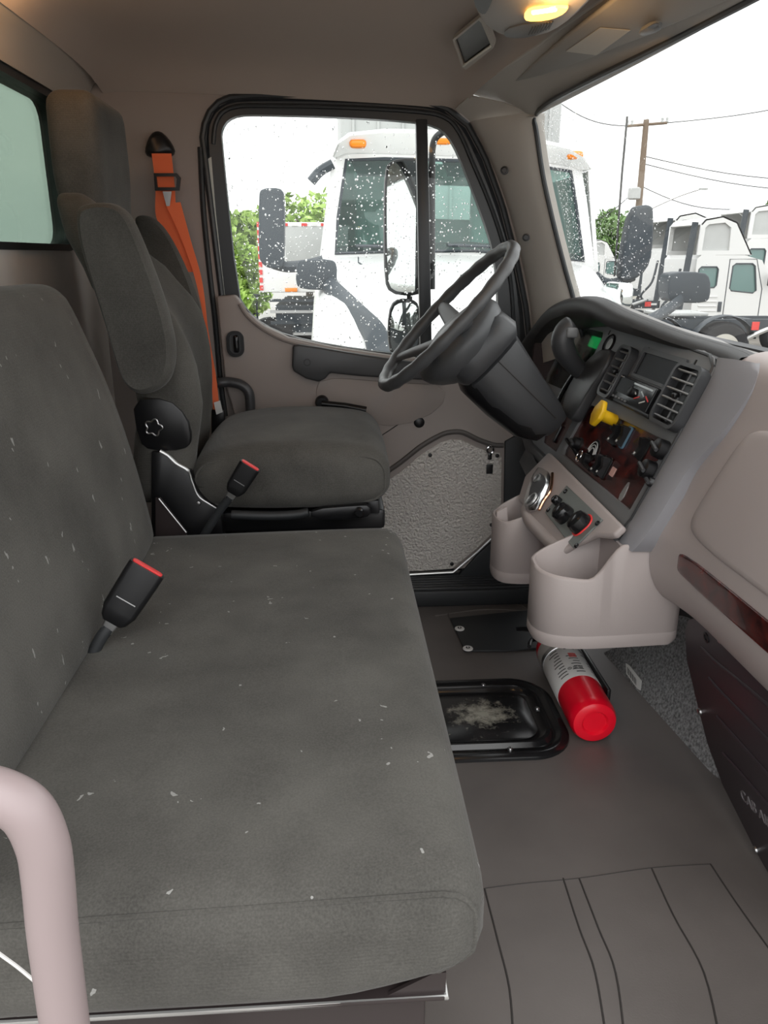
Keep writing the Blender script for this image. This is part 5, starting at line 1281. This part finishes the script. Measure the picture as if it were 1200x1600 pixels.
# --- row of white day cabs on the right
TR = M['trk']
def wheel(c, parent, r=.52, w_=.30):
    t = obj('tyre', lathe([(r * .55, 0), (r * .62, -.02), (r * .9, -.02), (r, .05), (r, w_ - .05), (r * .9, w_), (r * .5, w_)], c, (0, 1, 0), 32), M['tyre'], parent)
    obj('wheel_rim', lathe([(r * .62, -.01), (r * .56, .03), (r * .40, .05), (r * .38, .0), (r * .25, -.03), (.001, -.03)], c, (0, 1, 0), 24), M['rim'], t)
def daycab(label, x, y, s=1.0, full=True, stacks=True):
    """day cab seen from its side, facing +x; x is the rear wall of the cab"""
    t = thing('day_cab_truck', label, 'truck', (x, y, GZ), 'white day-cab trucks parked in a row on the right')
    def P(a, b, c_): return Vector((x + a * s, y + c_ * s, GZ + b * s))
    W_ = 2.0
    prof = [(0, .95), (0, 2.45), (.10, 2.55), (1.25, 2.55), (1.75, 2.42), (2.15, 1.75), (3.6, 1.55), (3.75, 1.2), (3.75, .7), (3.2, .6), (3.1, 1.0), (2.2, 1.0), (2.0, .6), (1.0, .6), (.9, .95)]
    win1 = [(.12, 1.72), (.55, 1.74), (.60, 1.80), (.60, 2.20), (.55, 2.26), (.14, 2.26), (.08, 2.2), (.08, 1.76)]
    win2 = [(1.02, 1.66), (1.62, 1.60), (1.70, 1.66), (1.58, 2.28), (1.50, 2.34), (1.06, 2.34), (.98, 2.28), (.97, 1.72)]
    outer = [P(a, b, 0) for a, b in prof]
    obj('cab_side', holed(outer, [[P(a, b, 0) for a, b in win1], [P(a, b, 0) for a, b in win2]], (0, .05 * s, 0)), TR, t)
    obj('cab_body', prism([P(a, b, .06) for a, b in prof], (0, W_ * s, 0)), TR, t)
    for w_ in (win1, win2): obj('side_window', prism([P(a, b, .03) for a, b in w_], (0, .02, 0)), M['trk_glass'], t)
    for w_ in (win1, win2): obj('window_rubber', tube([P(a, b, .0) for a, b in w_], .018 * s, 6, closed=True), M['trk_black'], t)
    obj('door_seam', tube([P(a, b, -.002) for a, b in ((.88, .9), (.88, 2.45), (1.6, 2.45), (1.85, 1.7), (1.85, 1.0))], .010, 6), M['trk_black'], t)
    obj('door_handle', box(P(.76, 1.25, -.01), (.10 * s, .03, .26 * s), b=.01), M['trk_black'], t)
    for k in range(4): obj('side_rib', box(P(.42, 1.15 + .12 * k, -.01), (.5 * s, .02, .03), b=.005), TR, t)
    fp = [(-.02, 2.55), (.0, 3.30), (.10, 3.42), (.55, 3.50), (.95, 3.35), (1.45, 2.56)]; fi = [(.10, 2.66), (.12, 3.22), (.2, 3.30), (.62, 3.34), (.80, 3.22), (.82, 2.66)]
    for dy in (0, W_ - .1):
        obj('fairing_side', holed([P(a, b, dy) for a, b in fp], [[P(a, b, dy) for a, b in fi]], (0, .05, 0)), TR, t)
        obj('fairing_inset', prism([P(a, b, dy + .06) for a, b in fi], (0, .02, 0)), M['boxw'], t)
    obj('fairing_top', loft([[P(a, b, dy) for a, b in fp[1:]] for dy in (0, .6, 1.2, W_ - .05)], thick=.03), TR, t)
    if stacks:
        obj('rear_post', tube([P(-.30, .9, .1), P(-.12, 3.35, .1)], .085 * s, 8), M['trk_black'], t)
        obj('air_line', tube(catmull([P(-.2, 2.2, .5), P(-.35, 1.6, .4), P(-.6, 1.2, .5), P(-.3, .95, .5)], 5), .03, 6), M['trk_black'], t)
    obj('mirror', rbox(P(1.95, 1.95, -.18), (.12 * s, .12, .36 * s), .04, 5), M['trk_black'], t)
    wheel(P(2.65, .52, .0), t, .52 * s)
    bm = box(P(-1.2, .95, .55), (3.4 * s, .08, .22 * s)); box(P(-1.2, .95, 1.45), (3.4 * s, .08, .22 * s), bm=bm)
    obj('chassis_rail', bm, M['trk_black'], t)
    obj('fuel_tank', rbox(P(.6, .68, .15), (1.3 * s, .5, .45 * s), .18, 6), M['mirror'], t)
    if full:
        for dx in (-1.5, -2.75):
            wheel(P(dx, .52, -.05), t, .52 * s)
            arc = [P(dx + .66 * cos(R(q)), .52 + .66 * sin(R(q)), .1) for q in range(15, 170, 15)]
            obj('wheel_fender', tube(arc, .10, 8, flat=(1, .15, (0, 0, 1))), M['trk_black'], t)
        obj('fifth_wheel', box(P(-2.1, 1.18, 1.0), (1.0 * s, .9 * s, .08), b=.02), M['trk_black'], t)
        obj('cross_member', box(P(-2.9, 1.05, 1.0), (.12, 1.0, .14)), M['boxw'], t)
        for dx in (-.6, -1.4, -2.9):
            obj('red_tag', box(P(dx, 1.02 + .04 * dx, -.10), (.16, .02, .12)), M['redtape'], t); obj('white_tag', box(P(dx + .17, 1.02 + .04 * dx, -.10), (.16, .02, .05)), M['white'], t)
        obj('steel_brace', tube([P(-.5, 1.1, .3), P(-1.6, .75, .2)], .04, 6), M['boxw'], t)
    return t
def XX(px, y): return U(px, 400, y=y).x
daycab('white day-cab truck at the right edge of the windshield, nearest of its row', XX(1090, 17), 17, .83)
daycab('white day-cab truck with roof fairing half hidden behind the nearest one', XX(1050, 20.5), 20.5, .90)
daycab('white day-cab truck mostly hidden behind the right door mirror', XX(1018, 27.5), 27.5, .92)
daycab('white day-cab truck at the far right, its fairing above the nearest cab', XX(1165, 24), 24, 1.02, full=False)
daycab('small far white day-cab truck beside the antenna', XX(922, 36), 36, .80, full=False, stacks=False)
# bare chassis closer to us, only its wheels and frame in view
cf = thing('truck_chassis', 'bare dark truck chassis with dual wheels and red tags in front of the day cabs', 'chassis', (XX(1150, 13.5), 13.5, GZ))
cx1 = XX(1150, 13.5)
for dx in (0, -1.25): wheel(Vector((cx1 + dx, 13.5, GZ + .5)), cf, .5)
bm = box((cx1 - .9, 13.9, GZ + .9), (4.6, .09, .22)); box((cx1 - .9, 14.7, GZ + .9), (4.6, .09, .22), bm=bm)
obj('frame_rail', bm, M['trk_black'], cf)
for dx in (-2.6, -1.8, -.6, .6): obj('cross_member', box((cx1 + dx, 14.3, GZ + .95), (.12, .9, .14), b=.01), M['trk_black'], cf)
obj('coupling_plate', box((cx1 - .6, 14.3, GZ + 1.1), (.9, .8, .06), b=.02), M['boxw'], cf)
for dx in (-2.7, -1.95, .5): obj('red_tag', box((cx1 + dx, 13.45, GZ + .93), (.13, .02, .14)), M['redtape'], cf)
obj('air_line', tube(catmull([Vector((cx1 + .3, 13.6, GZ + .6)), Vector((cx1 + .8, 13.4, GZ + .9)), Vector((cx1 + 1.5, 13.5, GZ + .8))], 6), .04, 8), M['silver'], cf)
for dx in (0, -1.25):
    obj('wheel_fender', tube([Vector((cx1 + dx + .6 * cos(R(q)), 13.6, GZ + .5 + .6 * sin(R(q)))) for q in range(20, 165, 12)], .12, 8, flat=(1, .15, (0, 0, 1))), M['trk_black'], cf)
# red sign board
rs = thing('red_sign', 'small red and white sign board far behind the trucks', 'sign', (XX(1031, 30), 30, GZ))
obj('sign_board', prism(L([(1021, 352), (1042, 346), (1042, 362), (1021, 372)], y=30), (0, .1, 0)), M['redtape'], rs)
obj('sign_post', box((XX(1031, 30), 30.1, (GZ + 1.9) / 2), (.12, .12, 1.9 - GZ)), M['bolt'], rs)

# --- utility pole with wires and street lamp
up = thing('utility_pole', 'weathered wooden utility pole with a crossarm beyond the trucks', 'utility pole', (15.1, 40, GZ))
pt = U(1010, 187, y=40); pb = Vector((U(992, 400, y=40).x, 40, GZ))
obj('pole_shaft', tube([pb, pt], [.20, .13], 10), M['pole'], up)
ca, cb_ = U(980, 197, y=40), U(1042, 192, y=40)
obj('crossarm', tube([ca, cb_], .07, 6), M['pole'], up)
for f_ in (0, .12, .5, .88, 1): obj('insulator', lathe([(.04, 0), (.08, .05), (.05, .12), (.07, .2), (.02, .28)], ca.lerp(cb_, f_), (0, 0, 1), 10), M['boxw'], up)
obj('transformer', lathe([(.2, 0), (.3, .05), (.3, .5), (.2, .56)], U(990, 312, y=39.6), (0, 0, 1), 16), M['boxw'], up)
obj('lamp_arm', tube(catmull(L([(998, 335), (1030, 320), (1062, 306), (1092, 296)], y=39.8), 4), .045, 6), M['bolt'], up)
obj('lamp_head', rbox(U(1099, 295, y=39.8), (.42, .2, .09), .04, 5), M['boxw'], up)
PLB = ['upper of the two thin power lines running right from mid pole', 'power line sloping down right from the pole, beside the street lamp arm', 'power line sloping down left from the pole toward the parked truck', 'power line rising right from the end of the crossarm', 'lower of the two thin power lines running right from mid pole', 'power line leaving the left end of the crossarm']
for i, ((a, b), (c_, d)) in enumerate((((1042, 250), (1330, 282)), ((1004, 292), (1160, 327)), ((1000, 290), (905, 352)), ((1042, 192), (1400, 120)), ((1044, 262), (1330, 300)), ((980, 197), (860, 150)))):
    p, q = U(a, b, y=40), U(c_, d, y=40)
    if i in (0, 4): p = U(1006, b - 6, y=40)
    tag(obj('power_line', tube([p.lerp(q, k / 10) + Vector((0, 0, -.35 * sin(pi * k / 10))) for k in range(11)], .022, 5), M['wire']), PLB[i], 'wire', 'power lines on the utility pole')

# --- rain on the glass
def drops(name, spots, parent):
    vs, fs = [], []
    for c_, n, r, st_ in spots:
        n = n.normalized(); s = n.cross(Vector((0, 0, 1))).normalized(); q = s.cross(n).normalized(); j = len(vs); K = 8
        for (k1, h) in ((1, 0), (.82, .38), (.45, .60)):
            for k in range(K):
                a = 2 * pi * k / K; vs.append(c_ + s * (r * k1 * cos(a)) + q * (r * k1 * sin(a) * st_) + n * (h * r))
        vs.append(c_ + n * r * .66)
        for L_ in (0, 1):
            for k in range(K): fs.append((j + L_ * K + k, j + L_ * K + (k + 1) % K, j + (L_ + 1) * K + (k + 1) % K, j + (L_ + 1) * K + k))
        for k in range(K): fs.append((j + 2 * K + k, j + 2 * K + (k + 1) % K, j + 3 * K))
        fs.append(tuple(j + k for k in range(K))[::-1])
    me = bpy.data.meshes.new(name); me.from_pydata([tuple(v) for v in vs], [], fs); me.materials.append(M['drop'])
    for p in me.polygons: p.use_smooth = True
    o = bpy.data.objects.new(name, me); COL.objects.link(o); o.parent = parent; o['kind'] = 'stuff'
rnd = random.Random(11); sp_ = []
yo = yw + .0225
for i in range(2600):
    px, py = rnd.uniform(350, 775), rnd.uniform(183, 552)
    if rnd.random() > (.35 + .65 * min(1, max(0, (py - 180) / 150))): continue
    edge_l = 345 if py < 420 else 345 + (py - 420) * .75
    if px < edge_l + 4 or (px > 700 + (py - 200) * .35 and py < 420): continue
    if py > 500 + (px - 400) * .3 and px < 620: continue
    sp_.append((U(px, py, y=yo), Vector((0, 1, 0)), rnd.choice((.0009, .0012, .0012, .0016, .0024)) * rnd.uniform(.8, 1.2), rnd.uniform(1, 1.5)))
drops('raindrops', sp_, w1)
sp_ = []
for i in range(2300):
    y = 2.2 - abs(rnd.gauss(0, .16)); k = rnd.random()
    if y < 1.5: continue
    p = wtop(y).lerp(wbase(y), k); n = (wbase(y) - wtop(y)).cross(Vector((0, 1, 0))); n = n if n.x > 0 else -n; n.normalize()
    sp_.append((p + Vector((.05 * sin(pi * k) * .3, 0, 0)) + n * .003, n, rnd.choice((.0008, .0011, .0015)) * rnd.uniform(.8, 1.2), rnd.uniform(1, 1.3)))
drops('raindrops', sp_, w3)
